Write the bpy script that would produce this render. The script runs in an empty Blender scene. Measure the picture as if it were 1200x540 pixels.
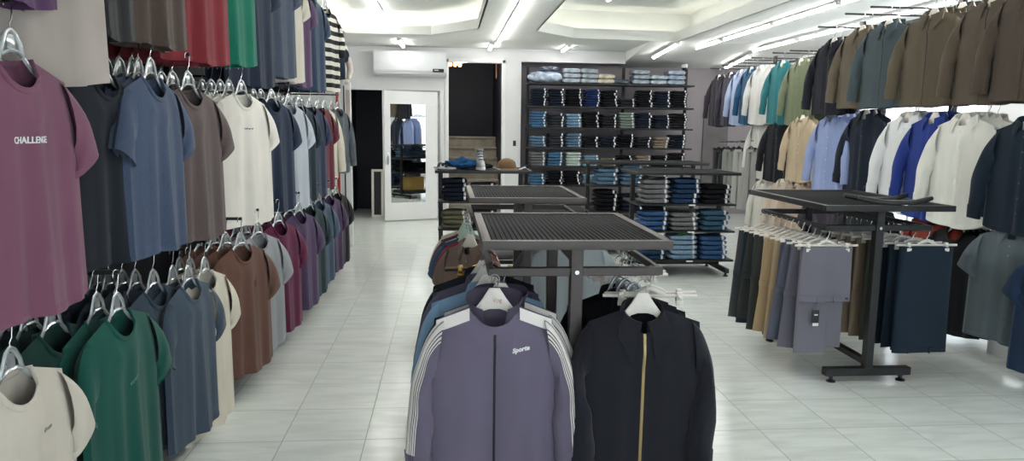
import bpy, bmesh, math, random
from mathutils import Matrix, Vector
R = math.radians
PI = math.pi
sc = bpy.context.scene
C = sc.collection

# ------------------------------------------------------------------ camera
FPX, PITCH, YAW, ROLL, EYE = 858.0, .141, .0882, .0126, 1.53

def set_camera():
    cd = bpy.data.cameras.new('camera'); co = bpy.data.objects.new('camera', cd); C.objects.link(co)
    fwd = Vector((math.sin(YAW)*math.cos(PITCH), math.cos(YAW)*math.cos(PITCH), -math.sin(PITCH)))
    r = Vector((math.cos(YAW), -math.sin(YAW), 0)); up = r.cross(fwd)
    rt = r*math.cos(ROLL) + up*math.sin(ROLL); u2 = up*math.cos(ROLL) - r*math.sin(ROLL)
    m = Matrix((rt, u2, -fwd)).transposed().to_4x4(); m.translation = (0, 0, EYE)
    co.matrix_world = m
    cd.sensor_width = 36; cd.lens = FPX/1200*36; cd.clip_start = .05; cd.clip_end = 100
    sc.camera = co
set_camera()

def ray(x, y):
    a, b = x-600, y-270
    u = (a*math.cos(ROLL)+b*math.sin(ROLL))/FPX; v = (-a*math.sin(ROLL)+b*math.cos(ROLL))/FPX
    d = math.cos(PITCH)-v*math.sin(PITCH); z = -math.sin(PITCH)-v*math.cos(PITCH)
    return Vector((u*math.cos(YAW)+d*math.sin(YAW), -u*math.sin(YAW)+d*math.cos(YAW), z))
def at_x(px, py, X): r = ray(px, py); return r*(X/r.x)+Vector((0, 0, EYE))
def at_y(px, py, Y): r = ray(px, py); return r*(Y/r.y)+Vector((0, 0, EYE))
def at_z(px, py, Z): r = ray(px, py); return r*((Z-EYE)/r.z)+Vector((0, 0, EYE))

# ------------------------------------------------------------------ world, light, exposure
EXPOSURE = 1.08
TUBE_POWER = 17.0        # emission of the ceiling tubes
COVE_POWER = 3.6
SKY_STRENGTH = 1.5
w = bpy.data.worlds.new('world'); sc.world = w; w.use_nodes = True
bg = w.node_tree.nodes['Background']; bg.inputs[0].default_value = (.86, .94, 1, 1); bg.inputs[1].default_value = SKY_STRENGTH
sc.view_settings.view_transform = 'Standard'; sc.view_settings.look = 'None'
sc.view_settings.gamma = 1; sc.view_settings.use_curve_mapping = False
sc.view_settings.exposure = EXPOSURE

# ------------------------------------------------------------------ materials
MATS = {}
def lin(h):
    h = h.lstrip('#'); v = [int(h[i:i+2], 16)/255 for i in (0, 2, 4)]
    return tuple((c/12.92 if c <= .04045 else ((c+.055)/1.055)**2.4) for c in v)+(1,)

def principled(name, col, rough=.5, metal=0., **kw):
    if name in MATS: return MATS[name]
    m = bpy.data.materials.new(name); m.use_nodes = True
    b = m.node_tree.nodes['Principled BSDF']
    b.inputs['Base Color'].default_value = lin(col) if isinstance(col, str) else col
    b.inputs['Roughness'].default_value = rough; b.inputs['Metallic'].default_value = metal
    for k, v in kw.items(): b.inputs[k.replace('_', ' ')].default_value = v
    MATS[name] = m
    return m

def noisy(name, col, rough=.5, metal=0., amt=.12, scale=6., bump=0., bscale=200., stretch=(1, 1, 1), fine=0., **kw):
    if name in MATS: return MATS[name]
    m = principled(name, col, rough, metal, **kw); nt = m.node_tree; N = nt.nodes; L = nt.links
    b = N['Principled BSDF']
    tc = N.new('ShaderNodeTexCoord'); mp = N.new('ShaderNodeMapping'); mp.inputs['Scale'].default_value = stretch
    L.new(tc.outputs['Object'], mp.inputs[0])
    n1 = N.new('ShaderNodeTexNoise'); n1.inputs['Scale'].default_value = scale; n1.inputs['Detail'].default_value = 4
    L.new(mp.outputs[0], n1.inputs['Vector'])
    c = lin(col) if isinstance(col, str) else col
    rp = N.new('ShaderNodeValToRGB')
    rp.color_ramp.elements[0].position = .3; rp.color_ramp.elements[1].position = .7
    rp.color_ramp.elements[0].color = tuple(x*(1-amt) for x in c[:3])+(1,)
    rp.color_ramp.elements[1].color = tuple(min(1, x*(1+amt)) for x in c[:3])+(1,)
    L.new(n1.outputs[0], rp.inputs[0]); out = rp.outputs[0]
    if fine:
        n3 = N.new('ShaderNodeTexNoise'); n3.inputs['Scale'].default_value = 140; n3.inputs['Detail'].default_value = 3
        L.new(mp.outputs[0], n3.inputs['Vector'])
        mx = N.new('ShaderNodeMix'); mx.data_type = 'RGBA'; mx.blend_type = 'OVERLAY'; mx.inputs[0].default_value = fine
        L.new(out, mx.inputs[6]); L.new(n3.outputs[0], mx.inputs[7]); out = mx.outputs[2]
    L.new(out, b.inputs['Base Color'])
    if bump:
        n2 = N.new('ShaderNodeTexNoise'); n2.inputs['Scale'].default_value = bscale; n2.inputs['Detail'].default_value = 3
        L.new(mp.outputs[0], n2.inputs['Vector'])
        bp = N.new('ShaderNodeBump'); bp.inputs['Strength'].default_value = bump; bp.inputs['Distance'].default_value = .002
        L.new(n2.outputs[0], bp.inputs['Height']); L.new(bp.outputs[0], b.inputs['Normal'])
    return m

def emitter(name, col, s):
    if name in MATS: return MATS[name]
    m = principled(name, '#ffffff', .5); b = m.node_tree.nodes['Principled BSDF']
    b.inputs['Emission Color'].default_value = col; b.inputs['Emission Strength'].default_value = s
    return m

def fabric(col, heather=0.):
    return noisy('fabric '+col+(' heather' if heather else ''), col, .88, 0, .10, 5., .25, 320., (1, 1, .45), heather, Sheen_Weight=.12, Specular_IOR_Level=.25)
def denim(col): return noisy('denim '+col, col, .9, 0, .16, 30., .3, 400., (1, 1, 1), .25, Specular_IOR_Level=.2)

def tile_material():
    m = principled('tile', '#d6dcd6', .2); nt = m.node_tree; N = nt.nodes; L = nt.links; b = N['Principled BSDF']
    tc = N.new('ShaderNodeTexCoord'); sp = N.new('ShaderNodeSeparateXYZ'); L.new(tc.outputs['Object'], sp.inputs[0])
    def mth(op, a, bb=None, cc=None):
        n = N.new('ShaderNodeMath'); n.operation = op
        for i, v in enumerate((a, bb, cc)):
            if v is None: continue
            if isinstance(v, (int, float)): n.inputs[i].default_value = v
            else: L.new(v, n.inputs[i])
        return n.outputs[0]
    cells = []; lines = []
    for out, off in ((sp.outputs[0], .403), (sp.outputs[1], -3.466)):
        q = mth('DIVIDE', mth('ADD', out, off+40.), .4)
        fr = mth('FRACT', q); cells.append(mth('FLOOR', q))
        d = mth('ABSOLUTE', mth('SUBTRACT', fr, .5))
        lines.append(mth('GREATER_THAN', d, .4938))
    grout = mth('MAXIMUM', lines[0], lines[1])
    cv = N.new('ShaderNodeCombineXYZ'); L.new(cells[0], cv.inputs[0]); L.new(cells[1], cv.inputs[1])
    wn = N.new('ShaderNodeTexWhiteNoise'); L.new(cv.outputs[0], wn.inputs[0])
    vadd = N.new('ShaderNodeVectorMath'); vadd.operation = 'ADD'; L.new(tc.outputs['Object'], vadd.inputs[0]); L.new(wn.outputs['Color'], vadd.inputs[1])
    mp = N.new('ShaderNodeMapping'); mp.inputs['Rotation'].default_value = (0, 0, R(38)); mp.inputs['Scale'].default_value = (1.2, 6.5, 1)
    L.new(vadd.outputs[0], mp.inputs[0])
    nz = N.new('ShaderNodeTexNoise'); nz.inputs['Scale'].default_value = 2.4; nz.inputs['Detail'].default_value = 5; nz.inputs['Distortion'].default_value = .6
    L.new(mp.outputs[0], nz.inputs['Vector'])
    rp = N.new('ShaderNodeValToRGB'); rp.color_ramp.elements[0].position = .35; rp.color_ramp.elements[1].position = .62
    rp.color_ramp.elements[0].color = lin('#d3d9d3'); rp.color_ramp.elements[1].color = lin('#e2e7e2')
    L.new(nz.outputs[0], rp.inputs[0])
    mx = N.new('ShaderNodeMix'); mx.data_type = 'RGBA'; L.new(grout, mx.inputs[0]); L.new(rp.outputs[0], mx.inputs[6]); mx.inputs[7].default_value = lin('#9aa09a')
    L.new(mx.outputs[2], b.inputs['Base Color'])
    L.new(mth('MULTIPLY_ADD', grout, .5, .19), b.inputs['Roughness'])
    return m

M_WALL = noisy('white wall paint', '#dcdcdc', .55, amt=.02, scale=3)
M_CEIL = noisy('ceiling paint', '#dfe1dd', .7, amt=.02, scale=3)
M_GREYWALL = noisy('mauve grey wall paint', '#9b9498', .7, amt=.03, scale=3)
M_NAVY = noisy('dark navy wall', '#101828', .6, amt=.1, scale=4)
M_TILE = tile_material()
M_WHITE = noisy('white lacquer', '#e2e3e2', .35, amt=.015, scale=5)
M_PLASTIC = noisy('white plastic', '#dfe1e2', .3, amt=.02, scale=8)
M_RACK = noisy('brown grey powder coat', '#4b4442', .45, .1, amt=.06, scale=20)
M_RACKTOP = noisy('blue grey powder coat', '#6b7780', .4, .3, amt=.06, scale=20)
M_BLACK = noisy('black powder coat', '#17191b', .45, .1, amt=.1, scale=20)
M_SLAT = noisy('dark slat steel', '#14161a', .8, 0., amt=.1, scale=20, Specular_IOR_Level=.22)
M_STEEL = principled('polished steel', '#c9cbcc', .22, 1.)
M_CLEAR = noisy('clear glossy plastic', '#b9bec0', .12, .55, amt=.08, scale=30, Coat_Weight=.5)
M_HANGW = noisy('ivory plastic', '#e6e0d6', .35, amt=.03, scale=30)
M_MINT = noisy('mint plastic', '#bcd6c8', .3, amt=.05, scale=30)
M_GOLD = noisy('gold metal', '#8f6c2c', .3, .9, amt=.1, scale=30)
M_BLKPLASTIC = noisy('black plastic', '#131416', .3, amt=.1, scale=30)
M_TAG = noisy('white paper', '#e6e6e6', .7, amt=.03, scale=40)
M_SIZETAG = noisy('white size sticker', '#d4d6da', .6, amt=.05, scale=60)
M_BLACKTAG = noisy('black card', '#101113', .5, amt=.05, scale=40)
M_MIRROR = principled('mirror silvering', '#e4e8e6', .02, 1.)
M_STAIR = noisy('brown stair carpet', '#8e887c', .85, amt=.2, scale=9, bump=.3, bscale=90)
M_SKIN = noisy('mannequin plastic', '#d9cdc2', .45, amt=.03, scale=10)
M_RED = noisy('orange red board', '#b04030', .5, amt=.05, scale=8)
M_CARD = noisy('cardboard', '#b08e4c', .8, amt=.08, scale=12)
M_GLASS = principled('window glass', '#ffffff', 0., 0., Transmission_Weight=1., IOR=1.02)
M_BAG = noisy('cloudy plastic bag', '#9aa2aa', .2, amt=.35, scale=14, bump=.6, bscale=25, Coat_Weight=.4)
M_TUBE = emitter('led tube', (1, .985, .95, 1), TUBE_POWER)
M_COVE = emitter('led strip', (1, .97, .86, 1), COVE_POWER)
M_WARM = emitter('warm bulb', (1, .42, .10, 1), 5.)

# ------------------------------------------------------------------ object helpers
def smooth(bm, angle=40):
    for f in bm.faces: f.smooth = True
def obj(name, bm, m, parent=None, loc=None, rot=None, flat=False, auto=True):
    me = bpy.data.meshes.new(name)
    bmesh.ops.recalc_face_normals(bm, faces=bm.faces[:])
    if not flat:
        for f in bm.faces: f.smooth = True
        if auto:
            for e in bm.edges:
                if len(e.link_faces) == 2 and e.calc_face_angle(0) > R(42): e.smooth = False
    bm.to_mesh(me); bm.free()
    if m: me.materials.append(m)
    o = bpy.data.objects.new(name, me); C.objects.link(o)
    if parent: o.parent = parent
    if loc is not None: o.location = loc
    if rot is not None: o.rotation_euler = rot
    return o
def tag(o, label, cat, group=None, kind=None):
    if label: o['label'] = label
    if cat: o['category'] = cat
    if group: o['group'] = group
    if kind: o['kind'] = kind
    return o
def thing(name, label, cat, loc=(0, 0, 0), rz=0., group=None):
    o = bpy.data.objects.new(name, None); o.empty_display_size = .05; C.objects.link(o)
    o.location = loc; o.rotation_euler = (0, 0, rz)
    return tag(o, label, cat, group)
def struct(name, bm, m, flat=True, **k):
    o = obj(name, bm, m, flat=flat, **k); o['kind'] = 'structure'; return o
def dup(o, parent=None):
    c = o.copy(); C.objects.link(c)
    if parent is not None: c.parent = parent
    for ch in o.children: dup(ch, c)
    return c

def B(): return bmesh.new()
def box(bm, c, s, bev=0., rot=None, seg=2):
    r = bmesh.ops.create_cube(bm, size=1.)
    vs = r['verts']
    for v in vs: v.co = Vector((v.co.x*s[0], v.co.y*s[1], v.co.z*s[2]))
    if bev:
        es = list({e for v in vs for e in v.link_edges})
        q = bmesh.ops.bevel(bm, geom=es, offset=min(bev, min(s)*.48), segments=seg, affect='EDGES', profile=.6)
        vs = list({v for f in q['faces'] for v in f.verts} | {v for v in vs if v.is_valid})
    for v in vs:
        p = v.co
        if rot is not None: p = rot @ p
        v.co = p+Vector(c)
    return vs
def box2(bm, a, b, bev=0.):
    return box(bm, [(a[i]+b[i])/2 for i in range(3)], [abs(b[i]-a[i]) for i in range(3)], bev)
def tube(bm, pts, r, n=8, ry=None, closed=False, caps=True, up=None):
    pts = [Vector(p) for p in pts]; K = len(pts); rings = []
    rr = r if isinstance(r, (list, tuple)) else [r]*K
    prevn = None
    for i, p in enumerate(pts):
        if closed: t = pts[(i+1) % K]-pts[i-1]
        else: t = pts[min(i+1, K-1)]-pts[max(i-1, 0)]
        t.normalize()
        if up is not None: a = Vector(up)
        elif prevn is not None: a = prevn
        else: a = Vector((0, 0, 1)) if abs(t.z) < .9 else Vector((0, 1, 0))
        nrm = (a-t*a.dot(t)).normalized(); prevn = nrm; bi = t.cross(nrm)
        q = ry/r if (ry and not isinstance(r, (list, tuple))) else 1.
        rings.append([bm.verts.new(p+nrm*(rr[i]*math.cos(2*PI*k/n))+bi*(rr[i]*q*math.sin(2*PI*k/n))) for k in range(n)])
    for i in range(K if closed else K-1):
        a, b = rings[i], rings[(i+1) % K]
        for k in range(n): bm.faces.new((a[k], a[(k+1) % n], b[(k+1) % n], b[k]))
    if caps and not closed:
        bm.faces.new(rings[0][::-1]); bm.faces.new(rings[-1])
def bar(bm, a, b, w, h=None, bev=.003):
    """square section bar between two points"""
    a, b = Vector(a), Vector(b); d = b-a; L = d.length; h = h or w
    q = d.to_track_quat('X', 'Z').to_matrix()
    box(bm, (a+b)/2, (L, w, h), bev, q, 1)
def cyl(bm, c, r, h, n=16, r2=None, axis='Z'):
    res = bmesh.ops.create_cone(bm, cap_ends=True, segments=n, radius1=r, radius2=r if r2 is None else r2, depth=h)
    m = {'Z': Matrix.Identity(3), 'X': Matrix.Rotation(PI/2, 3, 'Y'), 'Y': Matrix.Rotation(PI/2, 3, 'X')}[axis]
    for v in res['verts']: v.co = m @ v.co+Vector(c)
def lathe(bm, prof, c=(0, 0, 0), n=20):
    rings = [[bm.verts.new((c[0]+r*math.cos(2*PI*k/n), c[1]+r*math.sin(2*PI*k/n), c[2]+z)) for k in range(n)] for r, z in prof]
    for a, b in zip(rings, rings[1:]):
        for k in range(n): bm.faces.new((a[k], a[(k+1) % n], b[(k+1) % n], b[k]))
    bm.faces.new(rings[0][::-1]); bm.faces.new(rings[-1])
def grid(bm, rows, wrap=False):
    V = [[bm.verts.new(p) for p in r] for r in rows]
    for a, b in zip(V, V[1:]):
        n = len(a)
        for k in range(n if wrap else n-1):
            bm.faces.new((a[k], a[(k+1) % n], b[(k+1) % n], b[k]))
    return V
def extrude_poly(bm, poly, z0, z1):
    lo = [bm.verts.new((x, y, z0)) for x, y in poly]; hi = [bm.verts.new((x, y, z1)) for x, y in poly]
    n = len(poly)
    for i in range(n): bm.faces.new((lo[i], lo[(i+1) % n], hi[(i+1) % n], hi[i]))
    bm.faces.new(lo[::-1]); bm.faces.new(hi)
def text_mesh(s, size, conform=None, loc=(0, 0), depth=.0006, slant=0., tilt=0., bold=0.):
    cu = bpy.data.curves.new('t', 'FONT'); cu.body = s; cu.size = size; cu.align_x = 'CENTER'; cu.align_y = 'CENTER'
    cu.shear = slant; cu.extrude = depth; cu.offset = bold; cu.resolution_u = 3
    o = bpy.data.objects.new('t', cu); C.objects.link(o)
    dg = bpy.context.evaluated_depsgraph_get()
    me = bpy.data.meshes.new_from_object(o.evaluated_get(dg))
    bpy.data.objects.remove(o)
    bm = B(); bm.from_mesh(me); bpy.data.meshes.remove(me)
    ct, st = math.cos(tilt), math.sin(tilt)
    for v in bm.verts:
        x, y, z = v.co; x, y = x*ct-y*st, x*st+y*ct
        x += loc[0]; y += loc[1]
        v.co = (x, (conform(x, y)-.002 if conform else 0)-z, y)
    return bm
ORD = ['zeroth', 'first', 'second', 'third', 'fourth', 'fifth', 'sixth', 'seventh', 'eighth', 'ninth', 'tenth', 'eleventh', 'twelfth']

# ------------------------------------------------------------------ the setting
YB, ZS, ZU = 12.4, 2.80, 3.15
XL, XR, YF = -1.85, 5.7, -2.2
bm = B(); box2(bm, (XL-.1, YF-.1, -.1), (XR+.1, YB+3.2, 0)); struct('floor', bm, M_TILE)
bm = B(); box2(bm, (XL-.12, YF-.1, 0), (XL, YB+.2, 3.4)); struct('wall_left', bm, M_WALL)

# back wall pieces: doorway x -1.6..-1.05, stair opening x 0..0.93, shelf niche x 1.22..XR
bm = B()
box2(bm, (XL, YB, 0), (-1.62, YB+.15, 3.3))
box2(bm, (-1.62, YB, 2.10), (.0, YB+.15, 3.3))
box2(bm, (-1.06, YB, 0), (-.95, YB+.15, 2.10))
box2(bm, (-.95, YB+.10, 0), (-.06, YB+.15, 2.10))
box2(bm, (-.1, YB, 0), (0., YB+.15, 2.10))
box2(bm, (0., YB, 2.60), (.93, YB+.15, 3.3))
box2(bm, (.93, YB, 0), (1.22, YB+.55, 3.3))
box2(bm, (1.22, YB, 2.60), (2.98, YB+.15, 3.3))
struct('wall_back', bm, M_WALL)
bm = B(); box2(bm, (1.22, YB+.5, 0), (XR, YB+.62, 3.3)); struct('wall_niche', bm, M_GREYWALL)
# dark passage behind the left doorway and the stairwell
bm = B()
box2(bm, (-1.75, YB+1.2, 0), (-.95, YB+1.3, 2.4)); box2(bm, (-1.8, YB+.15, 0), (-1.66, YB+1.3, 2.4)); box2(bm, (-1.0, YB+.15, 0), (-.95, YB+1.3, 2.4))
box2(bm, (-1.8, YB+.15, 2.3), (-.95, YB+1.3, 2.4))
struct('wall_passage', bm, M_NAVY)
bm = B()
box2(bm, (-.12, YB+3.0, 0), (1.05, YB+3.1, 3.3)); box2(bm, (-.12, YB+.15, 0), (-.04, YB+3.1, 3.3)); box2(bm, (.93, YB+.56, 0), (1.0, YB+3.1, 3.3))
box2(bm, (-.12, YB+.15, 3.2), (1.05, YB+3.1, 3.3))
struct('wall_stairwell', bm, M_NAVY)
bm = B()
for i in range(7):
    z = .19*(i+1); y = YB+.3+.26*i
    box2(bm, (-.03, y, 0), (.92, y+.30, z-.03)); box(bm, (.445, y+.14, z-.02), (.95, .33, .04), .012)
struct('trim_stairs', bm, M_STAIR)

# ceiling: soffit with two trays
LT = [(-1.43, 2.0), (.39, 2.0), (.39, 9.9), (-.24, 10.7), (-1.43, 10.72)]
RT = [(1.17, 2.0), (3.40, 2.0), (3.36, 10.85), (1.80, 10.70), (1.19, 10.02)]
def soffit():
    bm = B()
    def quad(pts): bm.faces.new([bm.verts.new((x, y, ZS)) for x, y in pts])
    y0, y1 = YF, YB+.6
    quad([(XL, y0), (XR, y0), (XR, 2.0), (XL, 2.0)])
    quad([(XL, 2.0), (-1.43, 2.0), (-1.43, 10.72), (XL, 10.72)])
    quad([(.39, 2.0), (1.17, 2.0), (1.19, 10.02), (.39, 9.9)])
    quad([(3.40, 2.0), (XR, 2.0), (XR, 10.85), (3.36, 10.85)])
    quad([(XL, 10.72), (-1.43, 10.72), (-.24, 10.70), (.39, 9.9), (1.19, 10.02), (1.80, 10.70), (3.36, 10.85), (XR, 10.85), (XR, y1), (XL, y1)])
    return bm
bm = soffit()
for poly, top in ((LT, 2.925), (RT, 2.945)):          # fascia up-stands round each tray
    n = len(poly)
    cx = sum(p[0] for p in poly)/n; cy = sum(p[1] for p in poly)/n
    for i in range(n):
        a, b = poly[i], poly[(i+1) % n]
        d = Vector((b[0]-a[0], b[1]-a[1])).normalized(); o = Vector((d.y, -d.x))*.02
        q = [a, b, (b[0]+o.x, b[1]+o.y), (a[0]+o.x, a[1]+o.y)]
        extrude_poly(bm, q, ZS, top)
box2(bm, (XL-.1, YF-.1, 3.28), (XR+.1, YB+.6, 3.36))
def offset(poly, d):
    out = []; n = len(poly)
    for i in range(n):
        p0, p1, p2 = Vector(poly[i-1]), Vector(poly[i]), Vector(poly[(i+1) % n])
        e1 = (p1-p0).normalized(); e2 = (p2-p1).normalized()
        n1 = Vector((e1.y, -e1.x)); n2 = Vector((e2.y, -e2.x)); b = (n1+n2).normalized()
        out.append(tuple(p1+b*(d/max(.3, b.dot(n1)))))
    return out
for poly, zt in ((LT, 3.10), (RT, 3.24)):         # upper recess walls and lids
    o1 = offset(poly, .30); n = len(poly)
    lo = [bm.verts.new((x, y, ZS+.005)) for x, y in o1]; hi = [bm.verts.new((x, y, zt)) for x, y in o1]
    for i in range(n): bm.faces.new((lo[i], lo[(i+1) % n], hi[(i+1) % n], hi[i]))
    bm.faces.new(hi)
# wedge of lower ceiling at the far right
v = [bm.verts.new(p) for p in ((2.98, 10.9, ZS), (2.98, YB+.5, ZS), (2.98, YB+.5, 2.58), (XR, 10.9, ZS), (XR, YB+.5, ZS), (XR, YB+.5, 2.58))]
for f in ((0, 1, 2), (3, 5, 4), (0, 2, 5, 3), (1, 4, 5, 2), (0, 3, 4, 1)): bm.faces.new([v[i] for i in f])
struct('ceiling', bm, M_CEIL)

def led_cove(poly, zt, label):
    o1 = offset(poly, .13); bm = B(); n = len(o1)
    for i in range(n):
        a, b = Vector(o1[i]+(ZS+.03,)), Vector(o1[(i+1) % n]+(ZS+.03,))
        bar(bm, a, b, .03, .02, 0)
    tag(obj('cove_light_strip', bm, M_COVE, flat=True), label, 'light')
led_cove(LT, 3.1, 'hidden warm light strip glowing inside the left ceiling tray')
led_cove(RT, 3.24, 'hidden warm light strip glowing inside the right ceiling tray')

# right wall with big windows, front wall with a glazed shop opening
bm = B()
box2(bm, (XR, YF, 0), (XR+.12, YB+.6, .35)); box2(bm, (XR, YF, 2.35), (XR+.12, YB+.6, 3.3))
wins = [(1.2, 3.6), (4.1, 6.9), (7.4, 9.9)]
ys = [YF]+[y for p in wins for y in p]+[YB+.6]
for i in range(0, len(ys), 2): box2(bm, (XR, ys[i], .35), (XR+.12, ys[i+1], 2.35))
struct('wall_right', bm, M_WALL)
def window(name, y0, y1, x, z0, z1):
    bm = B()
    for (a, b) in (((x+.03, y0, z0), (x+.08, y0+.05, z1)), ((x+.03, y1-.05, z0), (x+.08, y1, z1)), ((x+.03, y0, z0), (x+.08, y1, z0+.05)), ((x+.03, y0, z1-.05), (x+.08, y1, z1)), ((x+.03, (y0+y1)/2-.025, z0), (x+.08, (y0+y1)/2+.025, z1))):
        box2(bm, a, b, .004)
    o = struct(name, bm, M_WHITE)
    g = B(); box2(g, (x+.05, y0+.03, z0+.03), (x+.056, y1-.03, z1-.03)); obj('pane', g, M_GLASS, o, flat=True)
for i, (a, b) in enumerate(wins): window('window_%d' % (i+1), a, b, XR, .35, 2.35)
bm = B()
box2(bm, (XL, YF-.12, 2.5), (XR, YF, 3.3)); box2(bm, (XL, YF-.12, 0), (XL+.3, YF, 2.5)); box2(bm, (XR-.3, YF-.12, 0), (XR, YF, 2.5)); box2(bm, (1.9, YF-.12, 0), (2.1, YF, 2.5))
struct('wall_front', bm, M_WALL)
bm = B()
for a, b in ((XL+.3, 1.9), (2.1, XR-.3)):
    for p, q in (((a, YF-.08, 0), (a+.06, YF-.03, 2.5)), ((b-.06, YF-.08, 0), (b, YF-.03, 2.5)), ((a, YF-.08, 2.44), (b, YF-.03, 2.5)), ((a, YF-.08, 0), (b, YF-.03, .08))): box2(bm, p, q, .004)
o = struct('window_4', bm, M_BLACK)
for a, b in ((XL+.3, 1.9), (2.1, XR-.3)):
    g = B(); box2(g, (a+.04, YF-.06, .06), (b-.04, YF-.054, 2.46)); obj('pane', g, M_GLASS, o, flat=True)

# trims: door jambs and bulkhead lines
bm = B(); box2(bm, (-1.08, YB-.03, 0), (-1.03, YB+.12, 2.10), .004); box2(bm, (-.13, YB-.03, 0), (-.07, YB+.12, 2.10), .004)
struct('trim_1', bm, M_WHITE)
bm = B(); box2(bm, (-.045, YB-.02, 0), (.012, YB+.1, 2.62), .004); box2(bm, (.905, YB-.02, 0), (.955, YB+.1, 2.62), .004); box2(bm, (-.045, YB-.02, 2.57), (.955, YB+.1, 2.63), .004)
struct('trim_2', bm, M_WHITE)
bm = B(); box2(bm, (XL, YB-.012, ZS-.025), (2.98, YB+.01, ZS), .004); struct('trim_3', bm, M_WALL)
bm = B(); box2(bm, (4.55, YB+.46, 0), (5.0, YB+.51, 2.12)); struct('trim_4', bm, noisy('grey door panel', '#6f6c6d', .6))

bm = B(); box2(bm, (XL, .8, .08), (XL+.015, 8.95, 2.74), .002); struct('shade_backing', bm, noisy('painted shade grey', '#23262c', .7, amt=.08, scale=5))  # added dark sheet: its colour stands in for shade behind the packed tops
# ------------------------------------------------------------------ mirror door
def mirror_door():
    a = Vector((-1.0, 11.72, 0)); b = Vector((-.177, 12.05, 0)); d = b-a; W = d.length
    t = bpy.data.objects.new('door_1', None); C.objects.link(t); t.location = a; t.rotation_euler = (0, 0, math.atan2(d.y, d.x)); t['kind'] = 'structure'
    t['label'] = 'white door with tall mirror standing ajar at the back of the shop'
    bm = B(); H = 2.06; mx0, mx1, mz0, mz1 = .1, W-.2, .30, 1.86
    for p, q in (((0, -.02, .02), (mx0, .02, H)), ((mx1, -.02, .02), (W, .02, H)), ((mx0, -.02, .02), (mx1, .02, mz0)), ((mx0, -.02, mz1), (mx1, .02, H)), ((mx0, .0, mz0), (mx1, .02, mz1))): box2(bm, p, q)
    obj('door_leaf', bm, M_WHITE, t, flat=True)
    bm = B(); box2(bm, (mx0, -.012, mz0), (mx1, -.004, mz1)); obj('mirror', bm, M_MIRROR, t, flat=True)
    bm = B(); box(bm, (.05, -.025, 1.0), (.03, .012, .2), .004); tube(bm, [(.05, -.03, 1.05), (.05, -.07, 1.05), (.05, -.07, .93), (.05, -.03, .93)], .008)
    obj('door_handle', bm, M_STEEL, t)
    for z in (.25, 1.0, 1.8):
        bm = B(); cyl(bm, (W+.008, -.012, z), .012, .1, 10); obj('hinge', bm, M_STEEL, t)
mirror_door()

# ------------------------------------------------------------------ ceiling lamps
def lamp(a, b, label, group, w=.045):
    a, b = Vector(a), Vector(b); d = b-a; L = d.length
    t = thing('ceiling_tube_light', label, 'light', (a+b)/2, math.atan2(d.y, d.x), group)
    pitch = -math.asin(d.z/L); t.rotation_euler.y = pitch
    bm = B(); box(bm, (0, 0, .025), (L-.01, w+.014, .022), .004); obj('lamp_housing', bm, M_WHITE, t)
    bm = B(); tube(bm, [(-L/2+.03, 0, .003), (L/2-.03, 0, .003)], w/2, 12, ry=.016, up=(0, 1, 0)); obj('diffuser', bm, M_TUBE, t)
    for s in (-1, 1):
        bm = B(); box(bm, (s*(L/2-.018), 0, .006), (.03, w+.008, .03), .004); obj('end_cap', bm, M_PLASTIC, t)
zl = ZS-.037
g = 'tubes along the middle soffit'
yy = 11.2
for i in range(6):
    lamp((.755, yy-1.47, zl), (.755, yy, zl), '%s ceiling tube from the back in the row along the middle soffit' % ORD[i+1], g); yy -= 1.49
g = 'tubes along the right soffit'
yy = 12.0
lamp((3.36, 10.75, 2.755), (3.27, 11.75, 2.64), 'ceiling tube on the sloping far right ceiling near the jeans shelf', g)
for i, (y0, y1) in enumerate(((10.3, 11.8), (8.65, 10.2), (7.15, 8.6), (5.65, 7.1), (4.15, 5.6))):
    lamp((3.84, y0, zl), (3.84, y1, zl), '%s ceiling tube from the back in the row over the right hand racks' % ORD[i+1], g)
g = 'tubes by the window side'
for i, (y0, y1) in enumerate(((12.75-1.3, 12.6-.1), (9.9, 11.35), (8.3, 9.8), (6.7, 8.2), (5.1, 6.6))):
    z = zl if y1 < 11.4 else zl-.15
    lamp((4.75, y0, zl-.02 if y1 < 11.4 else zl-.09), (4.75, y1, zl-.02 if y1 < 11.4 else zl-.20), '%s ceiling tube from the back in the outermost row by the windows' % ORD[i+1], g)
lamp((-.72, 11.15, zl), (-.71, 12.1, zl), 'short ceiling tube above the air conditioner', 'short tubes at the back wall')
lamp((.675, 11.45, zl), (.68, 12.25, zl), 'short ceiling tube above the stair opening', 'short tubes at the back wall')
lamp((1.87, 11.5, zl), (1.88, 12.25, zl), 'short ceiling tube above the jeans shelf', 'short tubes at the back wall')
for i, (y0, y1) in enumerate(((9.5, 10.85), (6.5, 8.0), (3.5, 5.0))):
    lamp((-.93, y0, 3.1-.037), (-.93, y1, 3.1-.037), '%s ceiling tube from the back inside the left ceiling tray' % ORD[i+1], 'tubes inside the left tray')
for i, (y0, y1) in enumerate(((8.5, 9.95), (6.0, 7.5), (3.2, 4.7))):
    lamp((2.12, y0, 3.24-.037), (2.12, y1, 3.24-.037), '%s ceiling tube from the back inside the right ceiling tray' % ORD[i+1], 'tubes inside the right tray')

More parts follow.
